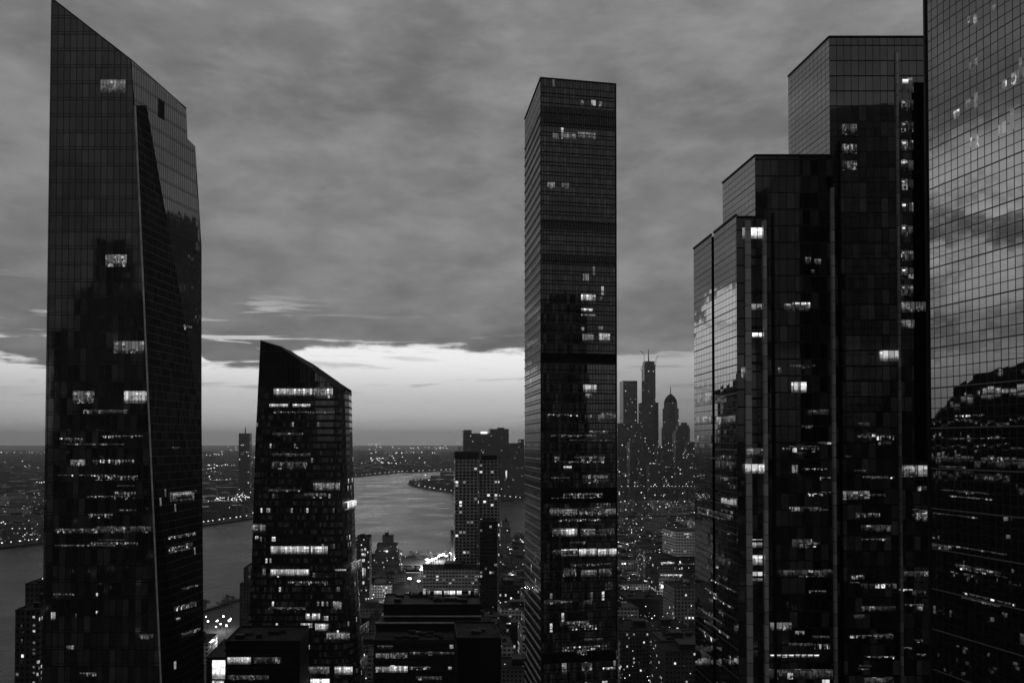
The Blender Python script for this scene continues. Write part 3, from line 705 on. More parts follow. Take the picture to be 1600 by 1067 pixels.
for r_ in [(1087, 614, 1111, 632, 'lit_dim'), (1088, 650, 1112, 662, 'lit_dim'), (1119, 650, 1150, 662, 'lit_dim'), (1088, 680, 1112, 690, 'lit_faint'), (1119, 720, 1150, 735, 'lit_faint'), (1090, 798, 1145, 806, 'lit_faint'), (1096, 1020, 1110, 1036, 'lit_faint')]:
    fE1.lit(E, *r_)  # glowing panes imitating the wedge tower's lit floors reflected in this side
reserve(40, 115, 172, 232)

# ------------------------------------------------------------------ hero tower D: near mirrored tower at the right edge
D = thing('skyscraper', 'nearest mirrored glass tower cut off by the right edge, its grid of panes reflecting clouds', 'skyscraper', (gx(1452, 150) + 20, 95, 0))
d0 = pt(1452, 215); dn = Vector((math.sin(R(14.3)), -math.cos(R(14.3)), 0)).normalized()
d1 = (d0[0] + dn.x * 112, d0[1] + dn.y * 112)
zD = hz(-160, 150)
fD = Face(d0, d1)
m_ = MB(); m_.wall(d0, d1, 0, zD); m_.build('mirrored_facade', M['d_side'], D)
m_ = MB(); m_.wall((d0[0] + 60, d0[1] + 10), d0, 0, zD); m_.wall(d1, (d1[0] + 60, d1[1] + 10), 0, zD); m_.wall((d1[0] + 60, d1[1] + 10), (d0[0] + 60, d0[1] + 10), 0, zD)
m_.build('rear_facade', M['e_front'], D)
m_ = MB(); m_.face([(*d0, zD), (*d1, zD), (d1[0] + 60, d1[1] + 10, zD), (d0[0] + 60, d0[1] + 10, zD)]); m_.build('roof', M['roof'], D)
m_ = MB(); m_.bar((*d0, 0), (*d0, zD), 0.6); m_.build('corner_trim', M['dark'], D)
for r_ in [(1512, 25, 1516, 36, 'lit_dim'), (1521, 22, 1527, 42, 'lit_dim'), (1548, 8, 1556, 18, 'lit_dim'), (1513, 98, 1517, 110, 'lit_faint'), (1523, 90, 1528, 103, 'lit_dim'),
           (1490, 172, 1500, 186, 'lit_faint'), (1509, 155, 1517, 172, 'lit_dim'), (1522, 145, 1528, 168, 'lit_dim'), (1566, 125, 1573, 142, 'lit_dim'), (1580, 110, 1600, 130, 'lit_faint'), (1592, 90, 1598, 125, 'lit_dim'),
           (1566, 190, 1572, 210, 'lit_dim'), (1578, 170, 1585, 203, 'lit_dim'), (1516, 215, 1519, 230, 'lit_faint'), (1524, 210, 1529, 232, 'lit_dim'), (1560, 195, 1566, 212, 'lit_faint')]:
    fD.lit(D, *r_[:4], 'd_lit', out=0.02)
reserve(75, 160, 30, 165)

# thin rows of small lights low on the big towers
rr_ = random.Random(77)
for fc_, own, xa, xb, ya, yb, n_, out in ((fA, A, 84, 238, 640, 860, 11, .08), (fL, A, 262, 312, 680, 1040, 9, .6), (fC, C, 850, 958, 640, 1020, 24, .08), (fE2, E, 1214, 1298, 560, 1050, 16, .3), (fE3, E, 1316, 1400, 640, 1060, 18, .3),
                              (fD, D, 1456, 1596, 640, 960, 16, .05), (fE1, E, 1088, 1150, 700, 1040, 10, .08), (fE3, E, 1408, 1450, 740, 1050, 10, .3)):
    for _ in range(n_):
        wd_ = rr_.uniform(.12, .7) * (xb - xa); x_ = rr_.uniform(xa, xb - wd_); y_ = rr_.uniform(ya, yb); h_ = rr_.choice((2.5, 3, 4, 7))
        fc_.lit(own, x_, y_, x_ + wd_, y_ + h_, rr_.choice(('lit_strip_dim', 'lit_faint', 'lit_faint', 'lit_speck')), out=out + .02)

# ------------------------------------------------------------------ ordinary buildings
SK = -0.12                                     # the street grid leans a little to the left of the view
def foot(x0, x1, y0, dep, ins=0.0):
    a = (x0 + ins, y0 + ins); b_ = (x1 - ins, y0 + ins); dd = dep - 2 * ins
    return [a, b_, (b_[0] + SK * dd, b_[1] + dd), (a[0] + SK * dd, a[1] + dd)]
def add_tank(parent, x, y, z, r=2.2):
    m_ = MB()
    for i in range(4):
        a = math.pi / 4 + i * math.pi / 2
        m_.bar((x + r * .8 * math.cos(a), y + r * .8 * math.sin(a), z), (x + r * .7 * math.cos(a), y + r * .7 * math.sin(a), z + 3.2), 0.3)
    o = m_.build('tank_stand', M['dark'], parent)
    m_ = MB(); m_.cyl(x, y, r, z + 3.2, z + 3.2 + r * 1.9, 12, r * .94); m_.cyl(x, y, r * 1.06, z + 3.2 + r * 1.9, z + 3.2 + r * 2.7, 12, 0.1)
    m_.build('water_tank', M['wood'], parent)
def add_units(parent, x0, x1, y0, y1, z, rnd, n_=3, s=3.0):
    for i in range(n_):
        a = rnd.uniform(.4, 1) * s
        x = rnd.uniform(x0 + a, max(x0 + a + .1, x1 - a)); y = rnd.uniform(y0 + a, max(y0 + a + .1, y1 - a))
        m_ = MB(); m_.box(x - a, x + a, y - a * .7, y + a * .7, z, z + rnd.uniform(1.2, 3.0))
        m_.build('roof_unit', M['dark'], parent)
def building(label, cat, x0, x1, y0, dep, tiers, mat, group=None, rmat='roof', tank=False, units=0, mast=0, par=True, seed=0, name=None, house=True):
    """tiers: list of (inset, top z) from the ground up"""
    rnd = random.Random(seed * 13 + int(x0 * 3) + int(y0))
    t_ = thing(name or cat.replace(' ', '_'), label, cat, ((x0 + x1) / 2, y0 + dep / 2, 0), group)
    m_ = MB(); rf = MB(); pr = MB(); z0 = 0
    for (ins, z1) in tiers:
        f_ = foot(x0, x1, y0, dep, ins)
        m_.prism(f_, z0, z1, top=False)
        rf.face([(p[0], p[1], z1 - (.8 if par else 0)) for p in f_])
        if par:
            for i in range(4): pr.bar((*f_[i], z1 + .1), (*f_[(i + 1) % 4], z1 + .1), 0.5, 0.5)
        z0 = z1 - 1.0
    m_.build('wall', M[mat], t_); rf.build('roof', M[rmat], t_)
    if par: pr.build('parapet', M['roof_pale'] if mat in ('white_grid', 'white_band', 'stone') else M['dark'], t_)
    f_ = foot(x0, x1, y0, dep, ins); W = x1 - x0 - 2 * ins; cxm = sum(p[0] for p in f_) / 4; cym = sum(p[1] for p in f_) / 4
    if house:
        m_ = MB(); hw = W * .16; ox = rnd.uniform(-.15, .15) * W
        m_.prism([(cxm + ox - hw, cym - hw), (cxm + ox + hw, cym - hw), (cxm + ox + hw, cym + hw), (cxm + ox - hw, cym + hw)], z1 - .8, z1 + rnd.uniform(3, 5.5))
        m_.build('roof_house', M['dark'] if mat != 'stone' else M['roof_pale'], t_)
    if tank: add_tank(t_, cxm + W * rnd.choice((-.3, .3)), cym, z1 - .8)
    if units: add_units(t_, cxm - W * .42, cxm + W * .42, cym - dep * .36, cym + dep * .36, z1 - .8, rnd, units, min(3.5, W * .1 + .6))
    if mast:
        m_ = MB(); mr = 2.8 if y0 > 2000 else .7; m_.cyl(cxm, cym, mr, z1, z1 + mast, 6, mr * .4); m_.build('mast', M['dark'], t_)
    reserve(x0 + SK * dep, x1, y0, y0 + dep)
    return t_
def pb(label, cat, px0, px1, py, Y, dep, mat, ins=(), **kw):
    """building placed by its front's picture columns and roof row at depth Y; ins = extra set back tiers (inset m, roof row)"""
    tiers = [(0, hz(py, Y))] + [(i_, hz(p_, Y)) for i_, p_ in ins]
    return building(label, cat, gx(px0, Y), gx(px1, Y), Y, dep, tiers, mat, **kw)
def front_of(px0, px1, Y): return Face((gx(px0, Y), Y), (gx(px1, Y), Y))

# foreground, left
T = pb('dark apartment block at the bottom left corner with a column of lit windows', 'apartment block', 27, 64, 953, 420, 40, 'brick2', units=2, tank=False)
f_ = front_of(27, 64, 420)
for y_ in (962, 975, 984, 1002, 1013, 1019, 1040, 1049, 1064): f_.lit(T, 51, y_, 55, y_ + 4, 'lit' if y_ in (962, 984) else 'lit_dim')
for y_ in (975, 998, 1030): f_.lit(T, 33, y_, 35, y_ + 6, 'lit_faint')
pb('narrow dark block rising behind the apartment block at the bottom left', 'apartment block', 42, 70, 912, 470, 40, 'brick2', house=False, units=3)
T = pb('low building with a big glowing screen, bottom edge left of the wedge tower', 'office building', 325, 356, 1026, 560, 50, 'dark_office', units=2, house=False)
f_ = front_of(325, 356, 560); f_.lit(T, 332, 1031, 352, 1060, 'screen', 'display_screen', out=0.4); f_.lit(T, 332, 1063, 350, 1072, 'lit', 'display_screen', out=0.4)
T = pb('black podium block with one lit strip window in front of the wedge tower', 'podium building', 355, 470, 1001, 440, 36, 'black', units=5, house=False)
f_ = front_of(355, 470, 440)
f_.lit(T, 355, 1026, 392, 1037, 'lit'); f_.lit(T, 396, 1026, 440, 1036, 'lit_faint'); f_.lit(T, 356, 1054, 420, 1062, 'lit_faint')
for yy in (1012, 1022, 1042, 1050):
    m_ = MB(); m_.bar((gx(355, 440), 439.6, hz(yy, 440)), (gx(470, 440), 439.6, hz(yy, 440)), .7, .4); m_.build('ledge', M['dark'], T)
pb('thin dark tower tucked against the left flank of the wedge tower', 'residential tower', 376, 392, 912, 680, 30, 'brick2', ins=((2.5, 888),), house=False, seed=3)
T = pb('dark block with a stack of bright windows close right of the wedge tower', 'apartment block', 556, 578, 842, 900, 40, 'brick2', units=2, seed=4)
f_ = front_of(556, 578, 900)
for (a, b_, c, d) in [(564, 857, 567, 862), (569, 856, 572, 861), (565, 864, 571, 869), (574, 861, 576, 865), (566, 873, 570, 878), (566, 887, 571, 902), (566, 908, 570, 913)]: f_.lit(T, a, b_, c, d, 'lit')
# stepped brick tower by the river
T = pb('stepped old brick tower standing against the river, between the wedge tower and the pier', 'brick tower', 582, 627, 884, 1150, 40, 'brick', ins=((1.5, 874), (3.5, 863), (6, 852), (13, 839)), mast=9, house=True, seed=5)
f_ = front_of(582, 627, 1150); f_.lit(T, 602, 860, 606, 863, 'lit_hot', out=-2.0); f_.lit(T, 626, 863, 628, 868, 'lit', out=.3)
# pier hall with its lit front
T = pb('low pier hall on the riverbank with a white glowing front', 'pier building', 630, 657, 890, 1190, 40, 'dark_office', units=3, house=False)
f_ = front_of(630, 657, 1190); f_.lit(T, 632, 894, 655, 901, 'screen'); f_.lit(T, 640, 902, 655, 905, 'lit_hot')
# white grid slab F and its podium
Fb = pb('pale concrete grid apartment tower with small square windows standing in front of the river', 'apartment tower', 711, 748, 716, 900, 28, 'white_grid', ins=((0.8, 706),), house=False, seed=1)
x0, x1 = gx(748.3, 900), gx(780, 900)
m_ = MB(); m_.prism(foot(x0, x1, 906, 26), 0, hz(719, 900), top=False); m_.build('wing', M['white_grid'], Fb)
m_ = MB(); m_.face([(p[0], p[1], hz(720, 900)) for p in foot(x0, x1, 906, 26)]); m_.build('wing_roof', M['roof'], Fb)
m_ = MB(); m_.prism(foot(x0, x1, 906, 26, 3), hz(720, 900), hz(711, 900), top=True); m_.build('plant_room', M['black'], Fb)
m_ = MB(); m_.prism(foot(gx(711, 900), gx(748, 900), 899, 30, -.5), hz(716, 900), hz(706, 900)); m_.build('plant_room', M['dark'], Fb)
reserve(x0, x1, 900, 935)
T = pb('pale low office block with rows of lit windows at the foot of the grid tower', 'office building', 661, 748, 889, 860, 34, 'white_band', units=5, seed=2)
pb('black slab tower in front of the right side of the pale grid tower', 'office tower', 750, 777, 815, 850, 36, 'dark_office', house=False, units=2)
T = pb('old setback tower with a thin spire between the grid tower and the straight slab tower', 'stone tower', 780, 800, 846, 1250, 24, 'brick', ins=((2, 826), (4.5, 815)), mast=12, house=True, seed=6)
pb('slim dark tower close behind the left flank of the pale grid tower', 'apartment tower', 705, 716, 832, 960, 25, 'brick2', house=False, seed=8)
pb('short block with roof lights left of the straight slab tower at the riverbank', 'apartment block', 800, 822, 858, 1330, 30, 'brick', tank=True, seed=9)

# wide dark office in the foreground centre
J = building('wide dark stepped office block with pale ledges in the bottom centre', 'office building', gx(600, 520), gx(751, 520), 520, 36, [(0, hz(944, 520))], 'black', rmat='roof_pale', house=False, units=9, par=True)
x0, x1 = gx(588, 505), gx(752, 505)
m_ = MB(); m_.box(x0, x1, 505, 519.8, 0, hz(974, 505)); m_.build('terrace', M['black'], J)
m_ = MB(); m_.bar((gx(598, 520), 519.4, hz(962, 520)), (gx(752, 520), 519.4, hz(962, 520)), 1.0, .7); m_.build('ledge', M['ledge'], J)
m_ = MB(); m_.bar((x0, 504.6, hz(972.5, 505)), (x1, 504.6, hz(972.5, 505)), 1.0, .7); m_.build('ledge', M['ledge'], J)
add_units(J, gx(606, 520), gx(745, 520), 524, 550, hz(944, 520), random.Random(3), 8, 3.0)
m_ = MB(); za = hz(944, 520) - .8
m_.box(gx(640, 546), gx(748, 546), 546, 552, za, za + 4.6); m_.build('roof_pavilion', M['dark'], J)
f_ = front_of(640, 748, 546)
for (a, b_, mm) in ((661, 665, 'lit'), (667, 672, 'lit_dim'), (678, 690, 'lit'), (694, 702, 'lit'), (703, 711, 'lit_hot'), (714, 721, 'lit_hot'), (732, 735, 'lit'), (741, 747, 'lit_dim'), (642, 655, 'lit_faint')): f_.lit(J, a, 922.5, b_, 929, mm, out=.2)
J2 = building('long low office block with lit lower floors in front of the stepped office block', 'office building', gx(585, 478), gx(712, 478), 478, 24, [(0, hz(1000, 478))], 'dark_office', house=False, units=10)
f_ = front_of(585, 712, 478)
for r_ in [(589, 1008, 614, 1013, 'lit_strip_dim'), (587, 1020, 608, 1028, 'lit_dim'), (610, 1019, 637, 1028, 'lit_faint'), (587, 1041, 608, 1050, 'lit_dim'), (608, 1040, 637, 1050, 'lit'), (640, 1041, 672, 1046, 'lit_strip_dim'),
           (640, 1018, 710, 1022, 'lit_faint'), (700, 1041, 706, 1046, 'lit'), (650, 1056, 690, 1062, 'lit_faint')]: f_.lit(J2, *r_, out=.2)
m_ = MB()
for yy in (1004, 1016, 1032, 1054): m_.bar((gx(585, 478), 477.5, hz(yy, 478)), (gx(712, 478), 477.5, hz(yy, 478)), 0.8, .45)
m_.build('ledge', M['dark'], J2)
pb('plain black box building at the bottom centre, left of the straight slab tower', 'office building', 715, 783, 996, 452, 40, 'black', house=False, units=3)
# right gap between C and E
T = pb('old pale stone block with a small roof turret against the stepped glass tower', 'stone building', 1052, 1100, 918, 760, 34, 'stone', house=False, units=1, seed=11)
m_ = MB(); P = at(1070, 916, 778); m_.cyl(P.x, P.y, 3.6, P.z - 6, P.z, 10); m_.cyl(P.x, P.y, 3.8, P.z, P.z + 2.5, 10, .3); m_.build('turret', M['stone'], T)
T = pb('dark glass office with rows of small lights under a white upper storey block', 'office building', 1029, 1095, 872, 1000, 60, 'glassbox', house=False, units=0, seed=12)
f_ = front_of(1029, 1095, 1000)
for r_ in [(1032, 878, 1054, 882, 'lit_strip'), (1060, 880, 1085, 883, 'lit_strip_dim'), (1032, 897, 1066, 901, 'lit_strip'), (1040, 915, 1080, 919, 'lit_faint')]: f_.lit(T, *r_, out=.2)
m_ = None
x0, x1, xm = gx(1037, 1030), gx(1100, 1002), gx(1055, 1002)
zb, zt = hz(869, 1001), hz(831, 1001)
m_ = MB(); pp = [(x0, 1042), (xm, 1002), (x1, 1002), (x1, 1050), (x0 + 8, 1058)]; m_.prism(pp, zb, zt, top=False); m_.build('upper_block', M['white_band'], T)
m_ = MB(); m_.face([(p[0], p[1], zt - .6) for p in pp]); m_.build('upper_roof', M['roof'], T)
T = pb('narrow building with a glowing ad covered front left of the white block', 'building', 1004, 1027, 858, 1060, 30, 'brick2', house=False, seed=13)
f_ = front_of(1004, 1027, 1060)
for r_ in [(1010, 866, 1018, 872), (1012, 874, 1017, 884), (1009, 888, 1020, 896), (1012, 900, 1024, 908), (1006, 906, 1014, 913)]: f_.lit(T, *r_, 'lit_hot', 'display_screen', .2)
f_.lit(T, 1005, 859, 1026, 920, 'lit_faint', out=.1)
T = pb('wide black roofed hall with a bright rear court, mid right gap', 'hall', 980, 1040, 935, 860, 50, 'black', house=False, units=6)
T = pb('dark loft block with lit roof lights at the foot of the stepped glass tower', 'loft building', 1034, 1100, 1001, 600, 34, 'brick2', rmat='roof_pale', units=5, tank=True, seed=14)
pb('dark block with a railed roof, bottom right of the slab tower', 'loft building', 966, 1030, 985, 640, 40, 'brick2', units=6, house=True, tank=True, seed=15)

# far side towers
T = pb('lone dark tower with an antenna on the far shore, between the two left towers', 'far tower', 373, 390, 677, 3000, 40, 'downtown', mast=26, house=False, seed=16)
T = pb('broad far twin block with a lit sign bar between its shoulders', 'twin tower block', 724, 795, 677, 2950, 60, 'far', house=False, par=False, seed=17)
for (a, b_, y_) in ((724, 737, 671.5), (766, 795, 670)):
    m_ = MB(); m_.prism(foot(gx(a, 2950), gx(b_, 2950), 2948, 64), 0, hz(y_, 2950)); m_.build('shoulder_tower', M['far'], T)
front_of(724, 795, 2945).lit(T, 751, 674.2, 762, 678.2, M['screen'], 'sign')
m_ = MB(); m_.prism(foot(gx(778, 2950), gx(788, 2950), 2950, 30), hz(670, 2950), hz(668, 2950)); m_.build('roof_house', M['dark'], T)
for (a, b_, y_, Y, s_) in ((796, 813, 692, 2900, 'far block with even windows right of the twin block'), (811, 819, 686, 3100, 'slim far tower touching the left edge of the slab tower'),
                           (783, 800, 716, 2860, 'dim far block below the right shoulder of the twin block'), (800, 822, 728, 2800, 'low far block with scattered lights beside the slab tower'),
                           (735, 752, 700, 2870, 'far block in front of the left part of the twin block'), (757, 775, 697, 2880, 'far block in front of the middle of the twin block')):
    pb(s_, 'far building', a, b_, y_, Y, 40, 'far', house=False, par=False, seed=int(a))
T = pb('bright thin illuminated tower among the dark blocks across the water', 'far tower', 789, 793, 733, 2780, 14, 'far', house=False, par=False)
front_of(789, 793, 2780).lit(T, 790, 735, 792.3, 748, 'lit_hot', out=.5)

# downtown cluster
T = pb('flat topped downtown tower, leftmost of the tall far group right of the slab tower', 'far skyscraper', 974, 996, 595, 3300, 60, 'downtown', house=False, seed=20)
T = pb('tallest downtown tower with cranes on its unfinished narrow top', 'far skyscraper', 1004, 1029, 629, 3200, 60, 'downtown', ins=((10, 570), (13, 564)), house=False, mast=52, seed=21)
m_ = MB()
zt = hz(564, 3200)
for (xp, z_a, z_b, lean) in ((1008, 578, 553, -3), (1025, 572, 560, 2), (1005, 590, 580, -2)):
    a = Vector((gx(xp, 3200), 3205, hz(z_a, 3200))); b_ = Vector((gx(xp, 3200) + lean, 3205, hz(z_b, 3200)))
    m_.bar(a, b_, 1.6); m_.bar(b_, b_ + Vector((lean * 5, 0, 14)), 1.6)
m_.build('crane', M['dark'], T)
# domed octagon tower
Y = 3100
T = thing('far_skyscraper', 'domed octagonal downtown tower with a spire, third of the tall far group', 'far skyscraper', (gx(1048, Y), Y, 0))
def octo(cx_, cy_, r, z0, z1, m_, r1=None):
    m_.cyl(cx_, cy_, r, z0, z1, 8, r1)
def octw(cx_, cy_, r, z0, z1, m_):
    a = [(cx_ + r * math.cos(math.pi / 8 + math.pi / 4 * i), cy_ + r * math.sin(math.pi / 8 + math.pi / 4 * i)) for i in range(8)]
    m_.prism(a, z0, z1)
X = gx(1048, Y); s_ = Y / F
m_ = MB(); octw(X, Y, 14.3 * s_, 0, hz(668, Y), m_); octw(X, Y, 12.6 * s_, hz(668, Y), hz(638, Y), m_); octw(X, Y, 10.5 * s_, hz(638, Y), hz(629, Y), m_); m_.build('wall', M['downtown'], T)
m_ = MB()
rr = [(10.5, 629), (9, 624), (6.5, 620), (3.2, 617), (0.8, 615)]
for (ra_, ya_), (rb_, yb_) in zip(rr, rr[1:]): m_.cyl(X, Y, ra_ * s_, hz(ya_, Y), hz(yb_, Y), 12, rb_ * s_, cap=False)
m_.build('dome', M['dark'], T)
m_ = MB(); m_.cyl(X, Y, 2.0, hz(616, Y), hz(603, Y), 6, .9); m_.build('spire', M['dark'], T)
reserve(X - 40, X + 40, Y - 40, Y + 40)
for i_, (a, b_, y_, Y, lab) in enumerate([(1064, 1078, 668, 3000, 'rounded top downtown tower right of the domed tower'), (965, 1003, 661, 2900, 'broad downtown slab under the flat topped tower'),
        (1074, 1090, 690, 2950, 'downtown block at the edge of the stepped glass tower'), (1029, 1040, 697, 2800, 'low downtown block between the tallest tower and the domed tower'), (1056, 1067, 676, 2850, 'downtown block at the right foot of the domed tower'),
        (984, 1000, 690, 2750, 'dark downtown block in front of the broad slab'), (1000, 1014, 712, 2700, 'short downtown block at the foot of the tallest tower'), (1036, 1052, 706, 2720, 'short downtown block in front of the domed tower'),
        (966, 980, 716, 2650, 'short downtown block beside the right edge of the slab tower'), (1058, 1082, 720, 2650, 'wide short downtown block below the rounded top tower'), (1015, 1034, 726, 2600, 'lowest downtown block in the middle of the group')]):
    pb(lab, 'far building', a, b_, y_, Y, 40, 'downtown', ins=((3, y_ - 4), (9, y_ - 8)) if i_ in (0, 4) else (), house=False, par=False, seed=30 + i_)

# elevated bridge with lights
T = thing('bridge', 'long low bridge with a row of bright lights crossing below the downtown towers', 'bridge', (gx(1020, 2500), 2500, 0))
zb = hz(762, 2500)
m_ = MB(); m_.bar((gx(940, 2500), 2500, zb), (gx(1130, 2500), 2480, zb), 14, 3); m_.build('deck', M['roof_pale'], T)
for i in range(12):
    x = gx(945 + i * 16, 2500); m_ = MB(); m_.bar((x, 2495, 0), (x, 2495, zb), 4); m_.build('pier', M['dark'], T)
lr = random.Random(4)
first = None
def lamp_thing(x, y, z, h, r, label, group, src=None, mat='lamp', name='street_lamp', cat='street lamp'):
    if src is None:
        t_ = thing(name, label, cat, (x, y, z), group)
        m_ = MB(); m_.bar((x, y, z), (x, y, z + h), .35); m_.build('post', M['dark'], t_)
        m_ = MB(); m_.cyl(x, y, r, z + h, z + h + r * 1.4, 6, r * .8); m_.cyl(x, y, r * .6, z + h - .4, z + h, 6, r, cap=False); m_.build('lamp_head', M[mat], t_)
        return t_
    t_ = src.copy(); col.objects.link(t_); t_.location = (x, y, z)
    for ch in src.children:
        c = ch.copy(); col.objects.link(c); c.parent = t_
    t_['label'] = label
    return t_
lab = 'lamp in the row of bright lights along the bridge below the downtown towers'; src = None
for i in range(26):
    if lr.random() < .25: continue
    px = 962 + i * 4.9 + lr.uniform(-1.2, 1.2)
    o = lamp_thing(gx(px, 2494), 2490, zb + 1.5, 4, lr.choice((.9, 1.2, 1.5)) if src is None else 1.2, lab, 'lamps along the bridge', src)
    if src is None: src = o
    else: s_ = lr.uniform(.7, 1.5); o.scale = (s_, s_, 1)

def along(pts, step, off=0.0):
    out = []; carry = 0
    for a, c in zip(pts, pts[1:]):
        L = math.hypot(c[0] - a[0], c[1] - a[1]); d = ((c[0] - a[0]) / L, (c[1] - a[1]) / L); q = carry
        while q < L:
            out.append((a[0] + d[0] * q + d[1] * off, a[1] + d[1] * q - d[0] * off)); q += step
        carry = q - L
    return out
def vis(x, y, m=30):
    if y < 100: return False
    px = 800 + x / y * F
    return -m < px < 66 + m or 318 - m < px < 402 + m or 560 - m < px < 822 + m or 960 - m < px < 1090 + m
for pts, lab, grp, st, off in ((far_shore, 'street lamp in the long row of lights along the far riverbank', 'lamps along the far riverbank', 34, 9),
                          (pen_shore[:8], 'street lamp around the shore of the peninsula in the river bend', 'lamps around the peninsula', 40, 9)):
    src = None; lastp = None
    for x, y in along(pts, 8, off):
        if not vis(x, y, 10): continue
        pxl = x / y * F
        if lastp is not None and abs(pxl - lastp) < nextd: continue
        lastp = pxl; nextd = lr.uniform(5, 10)
        s0 = .0009 * math.hypot(x, y)
        o = lamp_thing(x, y, 3, 7, 1.0, lab, grp, src)
        s_ = s0 * lr.uniform(.5, 1.1); o.scale = (s_, s_, 1)
        if src is None: src = o
src = None
for px, py in [(659, 893), (661, 890), (663, 888), (666, 886), (668, 882), (671, 879), (674, 878), (677, 876), (681, 875), (685, 872), (689, 870), (693, 868), (626, 884), (640, 908), (654, 912), (668, 877), (673, 889), (697, 871), (661, 894)]:
    P = ground(px, py + 6)
    o = lamp_thing(P.x, P.y, 0, 9, 1.0, 'floodlight mast on the bright riverside court beside the glowing pier hall', 'floodlights by the pier', src, 'flood', 'floodlight', 'floodlight')
    s_ = lr.uniform(1.6, 3.2); o.scale = (s_, s_, 1)
    if src is None: src = o
src = None
for px, py in [(322, 967), (324, 975), (333, 962), (345, 972), (352, 975), (358, 974), (340, 968), (372, 975), (330, 978), (349, 979), (355, 969), (337, 977), (344, 977), (360, 978)]:
    P = ground(px, py + 8)
    o = lamp_thing(P.x, P.y, 0, 9, 1.0, 'floodlight on the lit riverside yard seen between the two left towers', 'floodlights in the riverside yard', src, 'flood', 'floodlight', 'floodlight')
    s_ = .25 + lr.random() ** 2 * 1.1; o.scale = (s_, s_, lr.uniform(.5, 1.2)); o.location.x += lr.uniform(-9, 9); o.location.y += lr.uniform(-12, 12)
    if src is None: src = o
# floodlight spill on those courts, plus point lamps added for street glow
for i, (px, py, e_) in enumerate([(664, 874, 90000), (684, 866, 90000), (700, 935, 15000), (345, 976, 14000), (1040, 925, 20000), (600, 930, 12000), (770, 960, 15000), (800, 900, 20000), (990, 900, 20000), (1015, 940, 20000), (1060, 970, 15000), (980, 850, 25000), (1030, 820, 30000), (575, 1000, 9000), (350, 1010, 8000)]):
    P = ground(px, py + 10)
    ld = bpy.data.lights.new('court_and_street_fill', 'POINT'); ld.energy = e_; ld.shadow_soft_size = 2
    lo = bpy.data.objects.new('court_and_street_fill', ld); col.objects.link(lo); lo.location = (P.x, P.y, 12 if i != 2 else 60)

# barge in the channel
P = ground(792, 783)
T = thing('barge', 'dark barge lying in the channel left of the slab tower', 'barge', (P.x, P.y, 0.3))
m_ = MB()
hull = [(P.x - 24, P.y), (P.x - 17, P.y - 7), (P.x + 17, P.y - 7), (P.x + 24, P.y), (P.x + 17, P.y + 7), (P.x - 17, P.y + 7)]
m_.prism(hull, 0.3, 4.5); m_.build('hull', M['black'], T)
m_ = MB(); m_.box(P.x + 8, P.x + 15, P.y - 4, P.y + 4, 4.5, 9); m_.build('wheelhouse', M['dark'], T)

# ------------------------------------------------------------------ trees on the banks
def tree_src(label, grp, x, y, z, h):
    rnd = random.Random(5)
    t_ = thing('tree', label, 'tree', (x, y, z), grp)
    m_ = MB(); m_.cyl(x, y, .35, z, z + h * .5, 6, .15)
    for i in range(5):
        a = i * 1.3; m_.bar((x, y, z + h * (.28 + .04 * i)), (x + math.cos(a) * h * .25, y + math.sin(a) * h * .25, z + h * .65), .18)
    m_.build('trunk', M['bark'], t_)
    m_ = MB()
    cl = [(rnd.gauss(0, .17) * h, rnd.gauss(0, .17) * h, h * rnd.uniform(.38, .92)) for _ in range(9)]
    for c in cl:
        for _ in range(34):
            p = Vector((x + c[0] + rnd.gauss(0, .085) * h, y + c[1] + rnd.gauss(0, .085) * h, z + c[2] + rnd.gauss(0, .065) * h))
            a = Vector((rnd.gauss(0, 1), rnd.gauss(0, 1), rnd.gauss(0, 1))).normalized() * h * .04; b_ = a.cross(Vector((rnd.gauss(0, 1), rnd.gauss(0, 1), rnd.gauss(0, 1)))).normalized() * h * .035
            m_.face([p - a, p + b_, p + a, p - b_])
    m_.build('crown', M['leaf'], t_)
    return t_
def copy_tree(src, x, y, z, s_, rz):
    t_ = src.copy(); col.objects.link(t_); t_.location = (x, y, z); t_.scale = (s_,) * 3; t_.rotation_euler.z = rz
    for ch in src.children:
        c = ch.copy(); col.objects.link(c); c.parent = t_
tr = random.Random(8)
for pts, off0, off1, st, lab, grp in ((far_shore, 12, 60, 30, 'dark tree in the belt of trees along the far riverbank', 'trees on the far riverbank'),
                                 (pen_shore[1:9], 12, 90, 22, 'dark tree on the wooded peninsula in the river bend', 'trees on the peninsula'),
                                 (near_shore, -14, -50, 22, 'dark tree on the near riverbank behind the towers', 'trees on the near riverbank')):
    src = None
    for x, y in along(pts, st):
        if not vis(x, y, 6): continue
        for _ in range(2):
            o_ = tr.uniform(off0, off1) if pts is not near_shore else -tr.uniform(14, 50)
            xx, yy = x + tr.uniform(-9, 9), y + (abs(o_) if pts is not near_shore else -abs(o_))
            if pts is not near_shore and in_poly(xx, yy, water_poly): continue
            if pts is near_shore and in_poly(xx, yy, water_poly): continue
            if src is None: src = tree_src(lab, grp, xx, yy, 0, 13); continue
            copy_tree(src, xx, yy, 0, tr.uniform(.7, 1.35), tr.uniform(0, 6))

